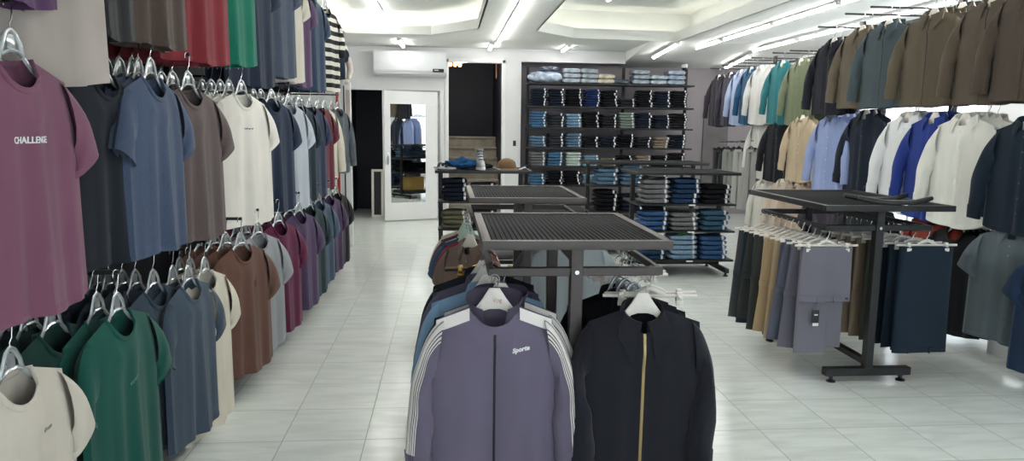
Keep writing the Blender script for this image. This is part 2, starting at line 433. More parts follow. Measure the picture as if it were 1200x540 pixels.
# ------------------------------------------------------------------ air conditioner, camera, small wall things
def air_conditioner():
    t = thing('air_conditioner', 'white wall air conditioner above the mirror door', 'air conditioner', (-.61, YB, 2.32))
    W, H, D = 1.17, .40, .24
    bm = B()
    prof = [(0, .0), (-.13, .0), (-D+.02, .045), (-D, .09), (-D, H-.03), (-D+.03, H), (0, H)]
    rows = [[(x, y, z) for y, z in prof] for x in (-W/2, -W/2+.006, W/2-.006, W/2)]
    V = grid(bm, rows, True); bm.faces.new(V[0]); bm.faces.new(V[-1][::-1]); obj('body', bm, M_PLASTIC, t)
    bm = B(); box(bm, (0, -D-.003, H*.57), (W-.02, .008, H*.72), .003); obj('front_panel', bm, M_PLASTIC, t)
    bm = B(); box(bm, (0, -.18, .022), (W-.1, .10, .008), .003, Matrix.Rotation(-.42, 3, 'X')); obj('air_flap', bm, M_PLASTIC, t)
    bm = B(); box(bm, (W/2-.13, -D-.009, .09), (.18, .005, .055), .002); d = obj('display_badge', bm, M_BLACKTAG, t); d['label'] = 'small black display badge'
    bm = B(); box(bm, (W/2-.16, -D-.0125, .095), (.07, .002, .012)); obj('badge_lettering', bm, M_TAG, d, flat=True)
air_conditioner()
bm = B(); cyl(bm, (0, 0, .03), .055, .06, 18); t = tag(obj('security_camera', bm, M_WHITE, loc=(4.05, 12.55, 2.565)), 'small white dome security camera on the ceiling above the jeans shelf', 'camera')
bm = B(); lathe(bm, [(.045, 0), (.043, -.02), (.032, -.038), (.012, -.046)]); obj('camera_dome', bm, M_BLKPLASTIC, t)
# pendant lamp on the stair wall
t = t_lamp = thing('wall_lamp', 'warm orange lamp high on the dark stairwell wall', 'lamp', (.12, YB+.6, 2.62))
bm = B(); box(bm, (0, 0, .03), (.26, .08, .03), .006); obj('lamp_bracket', bm, M_GOLD, t)
for k in range(3):
    bm = B(); lathe(bm, [(.02, 0), (.032, -.05), (.024, -.08)], ((k-1)*.085, 0, .01)); obj('bulb', bm, M_WARM, t)
bm = B(); box2(bm, (.83, YB+.6, 2.35), (.85, YB+.63, 2.64), .004); tag(obj('copper_strip', bm, noisy('copper', '#9a6236', .3, .9)), 'thin copper strip on the right side of the dark stairwell', 'trim strip')
pl = bpy.data.lights.new('bulb_light', 'POINT'); pl.energy = 14; pl.color = (1, .93, .84); pl.shadow_soft_size = .06
po = bpy.data.objects.new('bulb_light', pl); C.objects.link(po); po.parent = t_lamp; po.location = (.1, .1, -.18)
# wall switch
bm = B(); box(bm, (0, 0, 0), (.05, .012, .09), .004); t = tag(obj('wall_switch', bm, M_BLKPLASTIC, loc=(1.12, YB-.006, 1.25)), 'small dark wall switch on the white pillar', 'switch')
bm = B(); box(bm, (0, -.009, 0), (.03, .008, .05), .003); obj('rocker', bm, M_BLACKTAG, t)
# cream frame leaning in the dark doorway
t = thing('picture_frame', 'cream frame leaning in the dark doorway beside the mirror door', 'frame', (-1.17, YB-.09, 0), 0)
t.rotation_euler.x = -.07
bm = B()
for p, q in (((-.1, 0, 0), (-.06, .025, .80)), ((.06, 0, 0), (.1, .025, .80)), ((-.1, 0, .76), (.1, .025, .80)), ((-.1, 0, 0), (.1, .025, .04))): box2(bm, p, q, .004)
obj('frame_border', bm, M_HANGW, t); bm = B(); box2(bm, (-.06, .01, .04), (.06, .018, .76)); obj('backing_board', bm, M_BLACKTAG, t, flat=True)

# ------------------------------------------------------------------ garments
def sm(a, b, x):
    x = max(0., min(1., (x-a)/(b-a))); return x*x*(3-2*x)

class Cut:
    """the cut of an upper garment: body half width W, length L, shoulder half width S, neck half width nw ..."""
    def __init__(s, L=.76, W=.265, S=.225, nw=.078, nd=.085, drop=.055, T=.042, tip=(.345, -.275), arm=.27, long=None, cuffr=.05,
                 flare=.03, fold=.027, seed=0, open=0., sleeve_th=.052, hemc=.012, fwd=.018):
        s.__dict__.update(locals()); rd = random.Random(seed)
        s.w = [(rd.uniform(1.2, 1.9), rd.uniform(0, 6.28), rd.uniform(-1, 1), .55), (rd.uniform(2.6, 3.6), rd.uniform(0, 6.28), rd.uniform(-1.5, 1.5), .5), (rd.uniform(4.5, 6), rd.uniform(0, 6.28), rd.uniform(-2, 2), .3)]
        s.w2 = [(a+.3, b+2.2, -c, d) for a, b, c, d in s.w]
        nf = nw/S
        s.us = [-1+(1-nf)*k/8 for k in range(8)]+[-nf+2*nf*k/10 for k in range(11)]+[nf+(1-nf)*(k+1)/8 for k in range(8)]
    def ztop(s, u, back):
        x = abs(u)*s.S
        if x < s.nw-1e-6: return -(.012 if back else s.nd)*math.sqrt(max(0, 1-(x/s.nw)**2))
        return -(x-s.nw)/(s.S-s.nw)*s.drop
    def hw(s, z):
        t = sm(-s.arm, -s.drop*.6, z)
        return (s.W*(1+s.flare*max(0, min(1, (-s.arm-z)/max(.05, s.L-s.arm)))))*(1-t)+s.S*t
    def y(s, u, v, back):
        au = abs(u); p = math.sqrt(max(0, 1-au**2.6))
        g = 1-.62*sm(.84, 1., v)
        f = sum(d*math.sin(2*PI*(a*u*.5)+b+c*(1-v)*2) for a, b, c, d in (s.w2 if back else s.w))
        amp = s.fold*(.18+.82*(1-v)**.8)*(1-sm(.86, 1, v))
        y = max(.004*p, s.T*p*g+amp*f*p)
        x = au*s.S
        if x < s.nw: y = y+(.030*sm(.75, 1., v))*(1-(x/s.nw)**2)**.5
        elif v > .999: y = 0.
        return y if back else -y
    def pt(s, u, v, back):
        z = -s.L+v*(s.ztop(u, back)+s.L)
        hem = (1-v)**6*(s.hemc*(abs(u)**2.2-.3)+.006*math.sin(5*u+s.seed))
        return Vector((u*s.hw(z), s.y(u, v, back), z+hem))
    def fy(s, x, z, back=False):
        u = x/s.hw(z); v = (z+s.L)/(s.ztop(u, back)+s.L)
        return s.y(max(-1, min(1, u)), max(0, min(1, v)), back)
    def sleeve(s, sg, t, a, off=0.):
        S, W = s.S, s.W
        if not s.long:
            P = [(S-.03, -s.drop+.004), (S+.055, -s.drop-.035), (s.tip[0], s.tip[1])]; Q = [(W-.05, -s.arm-.005), (W-.01, -s.arm-.03), (s.tip[0]-.135, s.tip[1]-.075)]
            p = [P[0][i]*(1-t)**2+2*P[1][i]*t*(1-t)+P[2][i]*t*t for i in (0, 1)]; q = [Q[0][i]*(1-t)**2+2*Q[1][i]*t*(1-t)+Q[2][i]*t*t for i in (0, 1)]
            th = s.sleeve_th*(1-.35*t)
        else:
            ln, ox = s.long
            P = [(S-.03, -s.drop+.004), (S+.065, -s.drop-.05), (S+ox+.035, -ln*.55), (S+ox+.015, -ln)]
            Q = [(W-.05, -s.arm-.005), (W-.015, -s.arm-.05), (S+ox-.115, -ln*.62), (S+ox-2*s.cuffr+.015, -ln-.012)]
            b = ((1-t)**3, 3*t*(1-t)**2, 3*t*t*(1-t), t**3)
            p = [sum(b[k]*P[k][i] for k in range(4)) for i in (0, 1)]; q = [sum(b[k]*Q[k][i] for k in range(4)) for i in (0, 1)]
            wob = .0028*math.sin(17*t+s.seed)*sm(.2, .5, t)+.0015*math.sin(31*t+2*s.seed)*sm(.4, .8, t)
            p[0] += wob; q[0] += wob*.6-.003*math.sin(23*t+s.seed)
            th = s.sleeve_th*(1-.25*t)
        c = [(p[i]+q[i])/2 for i in (0, 1)]; h = [(p[i]-q[i])/2 for i in (0, 1)]
        ca, sa = math.cos(a), math.sin(a)
        rip = 1+(.16*math.sin(9*t+3*a+s.seed) if s.long else .10*math.sin(5*t+2*a+s.seed))
        return Vector((sg*(c[0]+h[0]*ca), -(th*rip+off)*sa*(1 if sa > 0 else .9)-s.fwd*sm(.15, .7, t), c[1]+h[1]*ca))
    def mesh(s, nv=22, ns=None):
        bm = B()
        vs = [i/nv for i in range(nv+1)]; vs = [0, .006, .028, .034]+vs[1:]
        for back in (0, 1):
            rows = []
            for v in vs:
                r = [s.pt(u, v, back) for u in s.us]
                if v < .03:
                    for p in r: p.y += (.0022 if back else -.0022)*(1 if abs(p.x) < s.hw(p.z)*.97 else 0)
                rows.append(r)
            if s.open and not back:      # open front edge is not needed below the zip
                pass
            grid(bm, rows)
        ns = ns or (16 if s.long else 9)
        for sg in (-1, 1):
            rows = []
            for i in range(ns+1):
                t = i/ns; rows.append([s.sleeve(sg, t, 2*PI*k/14) for k in range(14)])
            c = [p*.94+sum(rows[-1], Vector())/14*.06 for p in rows[-1]]
            rows.append([p+Vector((0, 0, .02)) for p in c])
            grid(bm, rows, True)
        bmesh.ops.remove_doubles(bm, verts=bm.verts[:], dist=.0006)
        return bm
    def neckline(s, inset=0.):
        pts = []
        N = 14
        for k in range(N+1):
            x = -s.nw+2*s.nw*k/N; u = x/s.S; p = s.pt(u, 1, 0); pts.append(p)
        for k in range(1, N):
            x = s.nw-2*s.nw*k/N; u = x/s.S; pts.append(s.pt(u, 1, 1))
        return pts
    def rib(s):
        bm = B(); pts = s.neckline()
        out = []
        c = Vector((0, 0, -.03))
        for p in pts:
            d = Vector((p.x, 0, p.z-c.z)); d = d/max(.01, d.length)
            out.append(p+Vector((d.x*.004, 0, -.004)))
        tube(bm, out, .0095, 8, ry=.006, closed=True, up=(0, 0, 1))
        return bm
    def collar(s, spread=.9, stand=.036, fall=.062, point=.03, seg=26, lift=.009):
        """shirt collar: stand, fold and falling leaf"""
        bm = B(); rows = [[], [], [], [], []]
        for k in range(seg+1):
            q = -1+2*k/seg; f = q*PI*spread
            fr = ((1-math.cos(f))/2)            # 0 back, 1 front
            x, y = math.sin(f), math.cos(f)
            rx, ry = s.nw*1.02, .044
            zb = -(s.nd*.92)*fr**1.7
            e = sm(.72, 1, abs(q))
            rows[0].append((x*rx, y*ry, zb-.006))
            rows[1].append((x*rx*.97, y*ry*.97, zb+stand))
            rows[2].append((x*(rx*.97+.008), y*(ry+.006), zb+stand+.002))
            rows[3].append((x*(rx+.022)+.014*e*(1 if x > 0 else -1), y*(ry+.012)-.004*e, zb+stand-fall*.55))
            rows[4].append((x*(rx+.030)+(.030*e)*(1 if x > 0 else -1), y*(ry+.012)-.008*e, zb+stand-fall-point*e))
        for i, e in ((2, .003), (3, lift), (4, lift)):
            for k, (x, y, z) in enumerate(rows[i]):
                if z < -.0 and y < .02 and abs(x) < s.S:
                    q = s.fy(x, min(z, s.ztop(x/s.S, False)-.002))-e
                    rows[i][k] = (x, min(y, q), z)
        grid(bm, rows); return bm
    def stand_collar(s, spread=.86, h=.058, lean=.34, seg=26):
        bm = B(); rows = [[], [], [], []]
        for k in range(seg+1):
            f = (-1+2*k/seg)*PI*spread; fr = (1-math.cos(f))/2
            x, y = math.sin(f), math.cos(f); zb = -(s.nd*.92)*fr**1.7
            for i, (kk, hh) in enumerate(((1., -.006), (1+lean*.4, .4), (1+lean*.8, .85), (1+lean*.75, 1.))):
                z = zb+(hh*h if hh > 0 else hh)
                rows[i].append((x*s.nw*1.03*kk, y*.045*(1+(kk-1)*1.2), z))
        V = grid(bm, rows)
        bmesh.ops.solidify(bm, geom=bm.faces[:], thickness=.004)
        return bm
    def vstrip(s, x0, x1, z0, z1, off=.003, n=24, back=False):
        """strip that follows the front of the body"""
        bm = B(); rows = []
        for i in range(n+1):
            z = z1+(z0-z1)*i/n
            f = [s.fy(x0+(x1-x0)*k/3, z, back) for k in range(4)]
            rows.append([(x0+(x1-x0)*k/3, f[k]-(off if k in (1, 2) else off*.5), z) for k in range(4)])
        grid(bm, rows); return bm
    def sleeve_strip(s, sg, a0, a1, t0=0.04, t1=1., off=.0025, n=22, m=3):
        bm = B(); rows = []
        for i in range(n+1):
            t = t0+(t1-t0)*i/n
            rows.append([s.sleeve(sg, t, a0+(a1-a0)*k/m, off)+Vector((0, -off*.3, 0)) for k in range(m+1)])
        grid(bm, rows); return bm
    def cuff(s, sg):
        bm = B(); rows = []
        for t, e in ((.90, .0015), (.905, .003), (.995, .003), (1., .001)):
            rows.append([s.sleeve(sg, t, 2*PI*k/14, e)*1. for k in range(14)])
        cs = [sum(r, Vector())/14 for r in rows]
        rows = [[c+(p-c)*1.07 for p in r] for r, c in zip(rows, cs)]
        grid(bm, rows, True); return bm

MASTERS = {}
def tee(col, seed=0, heather=0., rib=None, **k):
    """a tee shirt with ribbed neckband; origin at the neck point of the shoulders"""
    key = ('tee', col, seed, heather, tuple(sorted(k.items())))
    if key in MASTERS: return dup(MASTERS[key])
    g = Cut(seed=seed, **k); o = obj('t_shirt', g.mesh(), fabric(col, heather))
    obj('neckband', g.rib(), fabric(rib or col, heather), o)
    o['cut'] = 0; del o['cut']
    MASTERS[key] = o; CUTS[o.name] = g; return o
CUTS = {}
def longtee(col, seed=0, heather=0., **k):
    k = dict(dict(L=.70, W=.25, fwd=.04, long=(.62, .075), cuffr=.042, tip=(0, 0)), **k)
    key = ('long', col, seed, heather, tuple(sorted(k.items())))
    if key in MASTERS: return dup(MASTERS[key])
    g = Cut(seed=seed, **k); o = obj('sweater', g.mesh(), fabric(col, heather)); f = fabric(col, heather)
    obj('neckband', g.rib(), f, o)
    for sg in (-1, 1): obj('cuff', g.cuff(sg), f, o)
    MASTERS[key] = o; CUTS[o.name] = g; return o
def shirt(col, seed=0, heather=0., buttons='#d8d8d8', **k):
    k = dict(dict(L=.76, W=.24, S=.215, long=(.63, .095), cuffr=.040, hemc=.045, fwd=.05, nd=.055, fold=.020), **k)
    key = ('shirt', col, seed, buttons, tuple(sorted(k.items())))
    if key in MASTERS: return dup(MASTERS[key])
    g = Cut(seed=seed, **k); f = fabric(col, heather); o = obj('long_sleeve_shirt', g.mesh(), f)
    obj('collar', g.collar(), f, o); obj('button_placket', g.vstrip(-.017, .017, -g.L+.01, -g.nd-.005, .0035), f, o)
    for sg in (-1, 1): obj('cuff', g.cuff(sg), f, o)
    bmat = principled('button '+buttons, buttons, .4)
    for i in range(6):
        z = -g.nd-.04-i*(g.L-.16)/5.6
        bm = B(); cyl(bm, (0, g.fy(0, z)-.006, z), .006, .003, 10, axis='Y'); obj('button', bm, bmat, o)
    MASTERS[key] = o; CUTS[o.name] = g; return o
def polo(col, seed=0, heather=0., **k):
    k = dict(dict(nd=.06), **k)
    key = ('polo', col, seed, tuple(sorted(k.items())))
    if key in MASTERS: return dup(MASTERS[key])
    g = Cut(seed=seed, **k); f = fabric(col, heather); o = obj('polo_shirt', g.mesh(), f)
    obj('collar', g.collar(fall=.06), f, o); obj('button_placket', g.vstrip(-.016, .016, -.22, -g.nd-.005, .004, 12), f, o)
    for i in range(2):
        z = -g.nd-.04-.06*i; bm = B(); cyl(bm, (0, g.fy(0, z)-.006, z), .0055, .003, 10, axis='Y'); obj('button', bm, principled('button grey', '#8a9096', .4), o)
    MASTERS[key] = o; CUTS[o.name] = g; return o
def jacket(col, seed=0, zipcol='#3a3632', heather=0., pocket=True, fall=.078, point=.035, **k):
    k = dict(dict(L=.68, W=.265, S=.235, T=.055, long=(.62, .10), cuffr=.05, fwd=.055, nd=.06, fold=.012, sleeve_th=.055, flare=-.03), **k)
    key = ('jacket', col, seed, tuple(sorted(k.items())))
    if key in MASTERS: return dup(MASTERS[key])
    g = Cut(seed=seed, **k); f = fabric(col, heather); o = obj('jacket', g.mesh(), f)
    obj('collar', g.collar(spread=.955, fall=fall, stand=.034, point=point, lift=.016), f, o)
    obj('zipper', g.vstrip(-.006, .006, -g.L+.004, -g.nd-.003, .004), principled('zip '+zipcol, zipcol, .35, .8), o)
    for sg in (-1, 1):
        obj('cuff', g.cuff(sg), f, o)
        if pocket: obj('chest_pocket', g.vstrip(sg*.13-.055, sg*.13+.055, -.36, -.22, .005, 6), f, o)
    obj('hem_band', g.vstrip(-g.W*.93, g.W*.93, -g.L, -g.L+.055, .005, 3), f, o)
    MASTERS[key] = o; CUTS[o.name] = g; return o
def cut_of(o): return CUTS[o.name.split('.')[0]] if o.name not in CUTS else CUTS[o.name]

# ---- hangers; origin where the hook hangs on the rail
def hook_mesh(zend=-.10, r=.0022, R_=.019):
    bm = B(); pts = []
    for k in range(13):
        a = R(200-k*20); pts.append((R_*math.cos(a)*1., 0, -R_+.0085+R_*math.sin(a)))
    pts += [(R_*.55, 0, -.05), (0, 0, -.062), (0, 0, zend)]
    tube(bm, pts, r, 6); return bm
def clear_hanger():
    t = thing('clothes_hanger', None, None)
    obj('hook', hook_mesh(-.085), M_STEEL, t)
    bm = B()
    for sg in (-1, 1):        # open triangular head
        tube(bm, [(0, 0, -.078), (sg*.018, 0, -.088), (sg*.034, -.002, -.115), (sg*.046, 0, -.152)], .0085, 8, ry=.005)
        tube(bm, [(sg*.046, 0, -.150), (sg*.075, 0, -.181), (sg*.14, 0, -.216), (sg*.19, 0, -.243)], .009, 8, ry=.0035)
    tube(bm, [(-.046, 0, -.150), (-.02, -.002, -.137), (.02, -.002, -.137), (.046, 0, -.150)], .006, 8)
    obj('hanger_body', bm, M_CLEAR, t)
    bm = B(); box(bm, (0, 0, -.115), (.034, .0025, .045), .0012); obj('head_plate', bm, M_CLEAR, t)
    return t
def wide_hanger(mat=None, lettering=False, dz=0.):
    t = thing('clothes_hanger', None, None); mat = mat or M_HANGW
    obj('hook', hook_mesh(-.095+dz*.8), M_STEEL, t)
    bm = B()
    top = [(-.19, -.252), (-.15, -.226), (-.09, -.190), (-.045, -.130), (-.02, -.090), (.02, -.090), (.045, -.130), (.09, -.190), (.15, -.226), (.19, -.252)]
    bot = [(-.19, -.270), (-.15, -.250), (-.09, -.220), (-.045, -.180), (-.02, -.172), (.02, -.172), (.045, -.180), (.09, -.220), (.15, -.250), (.19, -.270)]
    rows = [[(x, -.003, z+dz) for x, z in top], [(x, -.005, z-.004+dz) for x, z in top], [(x, -.005, z+.003+dz) for x, z in bot], [(x, -.003, z+dz) for x, z in bot], [(x, .004, z+dz) for x, z in bot], [(x, .004, z+dz) for x, z in top], [(x, -.003, z+dz) for x, z in top]]
    V = grid(bm, rows); bmesh.ops.remove_doubles(bm, verts=bm.verts[:], dist=1e-5)
    obj('hanger_body', bm, mat, t)
    if lettering: obj('lettering', text_mesh('Vog', .024, lambda x, z: -.0045, (.01, -.137+dz), .0003), noisy('faint gold print', '#cf9a78', .5), t)
    return t
def clip_hanger(mat=None, clip=None):
    t = thing('trouser_hanger', None, None); mat = mat or M_HANGW
    obj('hook', hook_mesh(-.085), M_STEEL, t)
    bm = B(); tube(bm, [(-.06, 0, -.105), (-.03, 0, -.09), (0, 0, -.078), (.03, 0, -.09), (.06, 0, -.105)], .009, 8, ry=.006)
    tube(bm, [(-.195, 0, -.108), (.195, 0, -.108)], .0075, 8); obj('hanger_bar', bm, mat, t)
    for sg in (-1, 1):
        bm = B(); box(bm, (sg*.12, -.006, -.118), (.024, .02, .055), .005); box(bm, (sg*.12, -.018, -.135), (.032, .010, .022), .004); cyl(bm, (sg*.12, -.018, -.112), .008, .012, 10, axis='X')
        obj('clip', bm, clip or mat, t)
    return t
def hanger(kind):
    if kind not in MASTERS:
        MASTERS[kind] = {'clear': clear_hanger, 'white': wide_hanger, 'gold': lambda: wide_hanger(M_GOLD), 'letter': lambda: wide_hanger(None, True, .045), 'whitehigh': lambda: wide_hanger(None, False, .045), 'mint': lambda: wide_hanger(M_MINT), 'clip': clip_hanger,
                         'clipblack': lambda: clip_hanger(M_BLKPLASTIC, M_GOLD), 'clipdark': lambda: clip_hanger(M_BLKPLASTIC), 'clipgold': lambda: clip_hanger(M_GOLD, M_GOLD)}[kind]()
        return MASTERS[kind]
    return dup(MASTERS[kind])
HANG = .156          # hook to shoulder line

# ------------------------------------------------------------------ wall racks with arms
def rack_thing(label, x, xw, ys, rails, upright_top, y0, y1):
    t = thing('clothes_display_rack', label, 'clothes rack', ((x+xw)/2, (y0+y1)/2, 0)); t.rotation_euler = (0, 0, 0)
    t['x0'] = 0; del t['x0']
    org = t.location.copy()
    for y in ys:
        bm = B(); box(bm, Vector((xw, y, upright_top/2))-org, (.04, .06, upright_top), .004); obj('upright', bm, M_BLACK, t)
    for z in rails:
        bm = B(); bar(bm, Vector((xw+(.035 if x > xw else -.035), y0, z))-org, Vector((xw+(.035 if x > xw else -.035), y1, z))-org, .03); obj('rail', bm, M_BLACK, t)
    return t, org
def add_arm(rack, x0, x1, y, z):
    t, org = rack
    bm = B(); bar(bm, Vector((x0, y, z))-org, Vector((x1, y, z))-org, .016, .016, .002); obj('arm', bm, M_BLACK, t)

L_RACK = rack_thing('black wall rack along the left wall carrying three tiers of tops', -1.2, -1.80, [1.4, 2.6, 3.8, 5.0, 6.2, 7.4, 8.6], [2.62, 1.80, .92], 2.72, 1.2, 8.9)
R_RACK = rack_thing('black rack on the right carrying the jackets and the white and blue shirts', 3.6, 4.16, [2.9, 4.3, 5.8, 7.25], [2.50, 1.76, .98], 2.62, 2.6, 7.4)
F_RACK = rack_thing('black rack at the far right carrying the teal and pale shirts', 4.2, 4.78, [7.8, 9.2, 10.6], [2.47, 1.74, 1.40], 2.60, 7.7, 11.2)

def col_name(label, cat): return label.split(' hang')[0].split(' with')[0]
def group(rack, p, mk, n, label, short, cat, place, yaw=0., sp=.05, hang='clear', hlabel=None, scale=1., tw=2., side=None, zoff=0., seeds=3, toprail=False, armx=.012):
    """front garment at neck point p, n more behind it towards the wall; mk(seed) builds one garment"""
    t, org = rack
    left = p.x < 0; sg = -1 if left else 1
    xw = {id(L_RACK): -1.77, id(R_RACK): 4.13, id(F_RACK): 4.75}[id(rack)]
    rz0 = R(90-yaw) if left else -R(90-yaw)
    rd = random.Random(int(p.y*1000)+int(p.z*777))
    n = min(n, int((abs(xw-p.x)-.16)/sp))
    add_arm(rack, xw, p.x-sg*armx, p.y, p.z+(HANG-(.032 if hang == 'white' else 0))*scale)
    gr = place
    out = []; HD = HANG-(.032 if hang == 'white' else 0)
    for i in range(n+1):
        o = mk(9 if i == 0 else (i-1) % seeds); o.scale = (scale, scale*(.78 if i == 0 else .34), scale)
        rz = rz0+(R(rd.uniform(-tw, tw)) if i else 0)
        x = p.x+sg*(sp*i+(.020 if i else 0))
        o.location = (x, p.y, p.z+(HD if toprail else rd.uniform(-.006, .006) if i else 0)); o.rotation_euler = (0, 0, rz)
        lab = label if i == 0 else '%s hanging %s behind the %s' % (cat, ORD[i], short)
        tag(o, lab, cat, gr)
        h = hanger(hang); h.location = (x, p.y, p.z+HD*scale); h.rotation_euler = (0, 0, rz); h.scale = (scale,)*3
        hn = {'clear': 'clear plastic hanger', 'white': 'ivory plastic hanger', 'clip': 'white clip hanger', 'clipdark': 'black clip hanger'}.get(hang, 'hanger')
        tag(h, '%s holding the %s' % (hn, short) if i == 0 else 'hanger of the %s %s behind the %s' % (cat, ORD[i], short), 'hanger', 'hangers of '+place)
        out.append(o)
    return out

# ------------------------------------------------------------------ left wall: three tiers of tops
XG = -1.20
def left(px, py, mk, n, label, short, place, X=XG, cat='t-shirt', yaw=20., **k):
    return group(L_RACK, at_x(px, py, X), mk, n, label, short, cat, place, yaw, **k)
def left_hem(px, py, mk, n, L, label, short, place, X=XG, cat='t-shirt', yaw=20., **k):
    """placed by the lower right corner of the hem"""
    a = R(yaw); q = at_x(px, py, X+.265*math.sin(a))
    return group(L_RACK, Vector((X, q.y-.265*math.cos(a), q.z+L)), mk, n, label, short, cat, place, yaw, **k)
def T(col, heather=0., **k): return lambda s: tee(col, s, heather, **k)
mid = 'tops on the middle tier of the left wall'; low = 'tops on the lowest tier of the left wall'; top = 'tops on the top tier of the left wall'

# middle tier
o = left(14, 68, T('#774c60', L=.73), 2, 'mauve plum tee with small white chest print hanging foremost on the middle tier', 'plum tee with the white print', mid, yaw=6)
g = cut_of(o[0]); obj('chest_print', text_mesh('CHALLENGE', .026, lambda x, z: g.fy(x, z), (.0, -.225), .0006, bold=.0006), M_TAG, o[0])
left(118, 88, T('#1a2029', L=.70), 6, 'black navy tee hanging between the plum tee and the blue tee', 'black navy tee beside the plum tee', mid, X=-1.27, yaw=8)
left(163, 91, T('#474f60', .25, L=.70), 1, 'slate blue tee with folded sleeve hanging just before the faded blue tee', 'slate blue tee on the middle tier', mid, X=-1.25, yaw=0)
left(177, 91, T('#424f67', .25, L=.71), 3, 'faded denim blue tee hanging in front of the charcoal brown tee', 'faded denim blue tee', mid, yaw=4)
left(221, 104, T('#5c504f', .15, L=.71), 2, 'charcoal brown tee hanging between the blue tee and the white tees', 'charcoal brown tee', mid, yaw=14)
o = left(283, 110, T('#dcd8cf', L=.77, W=.28), 4, 'white tee with a tiny dark chest line hanging in the middle tier', 'white tee with the tiny line', mid, hang='clear')
g1 = cut_of(o[0]); obj('chest_print', text_mesh('challenge club', .013, lambda x, z: g1.fy(x, z), (.0, -.20)), principled('dark ink', '#4a4a48', .7), o[0])
left(318, 118, T('#1e2a40', L=.76), 2, 'navy tee hanging right behind the white tees', 'navy tee behind the white tees', mid)
left(338, 122, T('#aeb6bf', L=.80), 1, 'pale grey tee hanging past the navy tee', 'pale grey tee on the middle tier', mid)
left(350, 124, T('#1d2b36', L=.78), 2, 'dark teal tee hanging past the pale grey tee', 'dark teal tee on the middle tier', mid)
left(363, 125, T('#27324a', L=.80), 2, 'dark navy tee hanging before the cream sweater', 'dark navy tee before the cream sweater', mid)
left(374, 126, T('#5a2030', L=.78), 0, 'dark red tee squeezed beside the cream sweater', 'dark red tee', mid)
left(380, 127, lambda s: longtee('#c9c3b3', s), 1, 'cream long sleeved sweater near the far end of the middle tier', 'cream sweater', mid, cat='sweater')
left(396, 128, lambda s: longtee('#4d555d', s), 1, 'slate grey long sleeved sweater at the far end of the middle tier', 'slate grey sweater', mid, cat='sweater')

# lowest tier
o = left(14, 440, T('#c8c0b3', L=.76), 1, 'beige tee with faint grey chest script hanging foremost on the lowest tier', 'beige tee on the lowest tier', low, yaw=4)
g2 = cut_of(o[0]); obj('chest_print', text_mesh('dream', .02, lambda x, z: g2.fy(x, z), (.09, -.19), slant=.3), principled('grey ink', '#97958e', .7), o[0])
left(62, 385, T('#10352f', L=.74), 3, 'deep dark green tee in the green cluster behind the beige tee', 'dark green tee behind the beige tee', low, X=-1.32, sp=.055, yaw=4)
o = left(138, 368, T('#124f45', L=.78), 1, 'bottle green tee with faint slanted script hanging behind the beige tee', 'bottle green tee', low, yaw=5)
g3 = cut_of(o[0]); obj('chest_print', text_mesh('street', .022, lambda x, z: g3.fy(x, z), (.01, -.25), slant=.2, tilt=.45), principled('pale green ink', '#5d8f86', .7), o[0])
left(180, 337, T('#3a4654', .2, L=.72), 5, 'slate blue tee in the cluster behind the bottle green tee', 'slate blue tee behind the bottle green tee', low, X=-1.28, sp=.055, yaw=8)
left(221, 331, T('#3e4c5b', .2, L=.73), 1, 'faded blue tee hanging before the cream tees', 'faded blue tee on the lowest tier', low, yaw=6)
left(240, 320, T('#d2cbba', L=.82), 2, 'cream tee hanging between the faded blue and the brown tees', 'cream tee on the lowest tier', low, yaw=8)
o = left(282, 289, T('#614439', L=.72), 3, 'brown tee with small tone on tone emblem hanging foremost of the brown ones', 'brown tee with the emblem', low, X=-1.14, sp=.06)
g4 = cut_of(o[0]); bm = B(); cyl(bm, (.07, g4.fy(.07, -.22)-.001, -.22), .022, .002, 14, axis='Y'); obj('emblem', bm, fabric('#5a3c2f'), o[0])
left(302, 276, T('#8f9296', L=.72), 2, 'light grey tee hanging between the brown and the burgundy tees', 'light grey tee', low, X=-1.14)
left(326, 262, T('#5b1d3e', .25, L=.75), 4, 'burgundy velvet tee hanging past the light grey tee', 'burgundy tee on the lowest tier', low, X=-1.14, sp=.06)
left(350, 250, T('#4a3a58', L=.74), 2, 'purple tee with white side piping on the lowest tier', 'purple tee past the burgundy ones', low, X=-1.12)
left(362, 243, T('#20323a', L=.74), 2, 'dark teal tee on the lowest tier past the purple tee', 'dark teal tee on the lowest tier', low, X=-1.12)
left(373, 237, T('#3c4f62', .2, L=.72), 2, 'slate blue tee on the lowest tier past the dark teal tee', 'slate blue tee far along the lowest tier', low, X=-1.12)
left(385, 231, T('#443250', L=.72), 2, 'deep purple tee far along the lowest tier', 'deep purple tee', low, X=-1.12)
left(394, 227, T('#1d1c22', L=.72), 1, 'black tee at the far end of the lowest tier', 'black tee at the far end', low, X=-1.12)

# top tier (placed by the hems; the picture cuts them off above)
left_hem(66, 17, T('#54365c', L=.76), 2, .76, 'dark violet tee hanging foremost on the top tier', 'dark violet tee', top, yaw=4)
left_hem(121, 102, T('#ada39b', L=.90, W=.28), 1, .90, 'long taupe beige tee hanging behind the dark violet tee', 'taupe beige tee', top, X=-1.30, yaw=42)
left_hem(158, 52, T('#26262a', L=.76), 2, .76, 'black tee on the top tier beside the taupe beige tee', 'black tee on the top tier', top, X=-1.22, yaw=8)
left_hem(219, 62, T('#4a3d37', L=.76), 2, .76, 'dark brown tee on the top tier before the red tees', 'dark brown tee', top, yaw=10)
left_hem(269, 79, T('#7c2a32', L=.78), 4, .78, 'brick red tee on the top tier before the emerald tee', 'brick red tee', top, sp=.06)
left_hem(301, 80, T('#0e6a55', .15, L=.78), 2, .78, 'emerald green tee on the top tier', 'emerald tee', top)
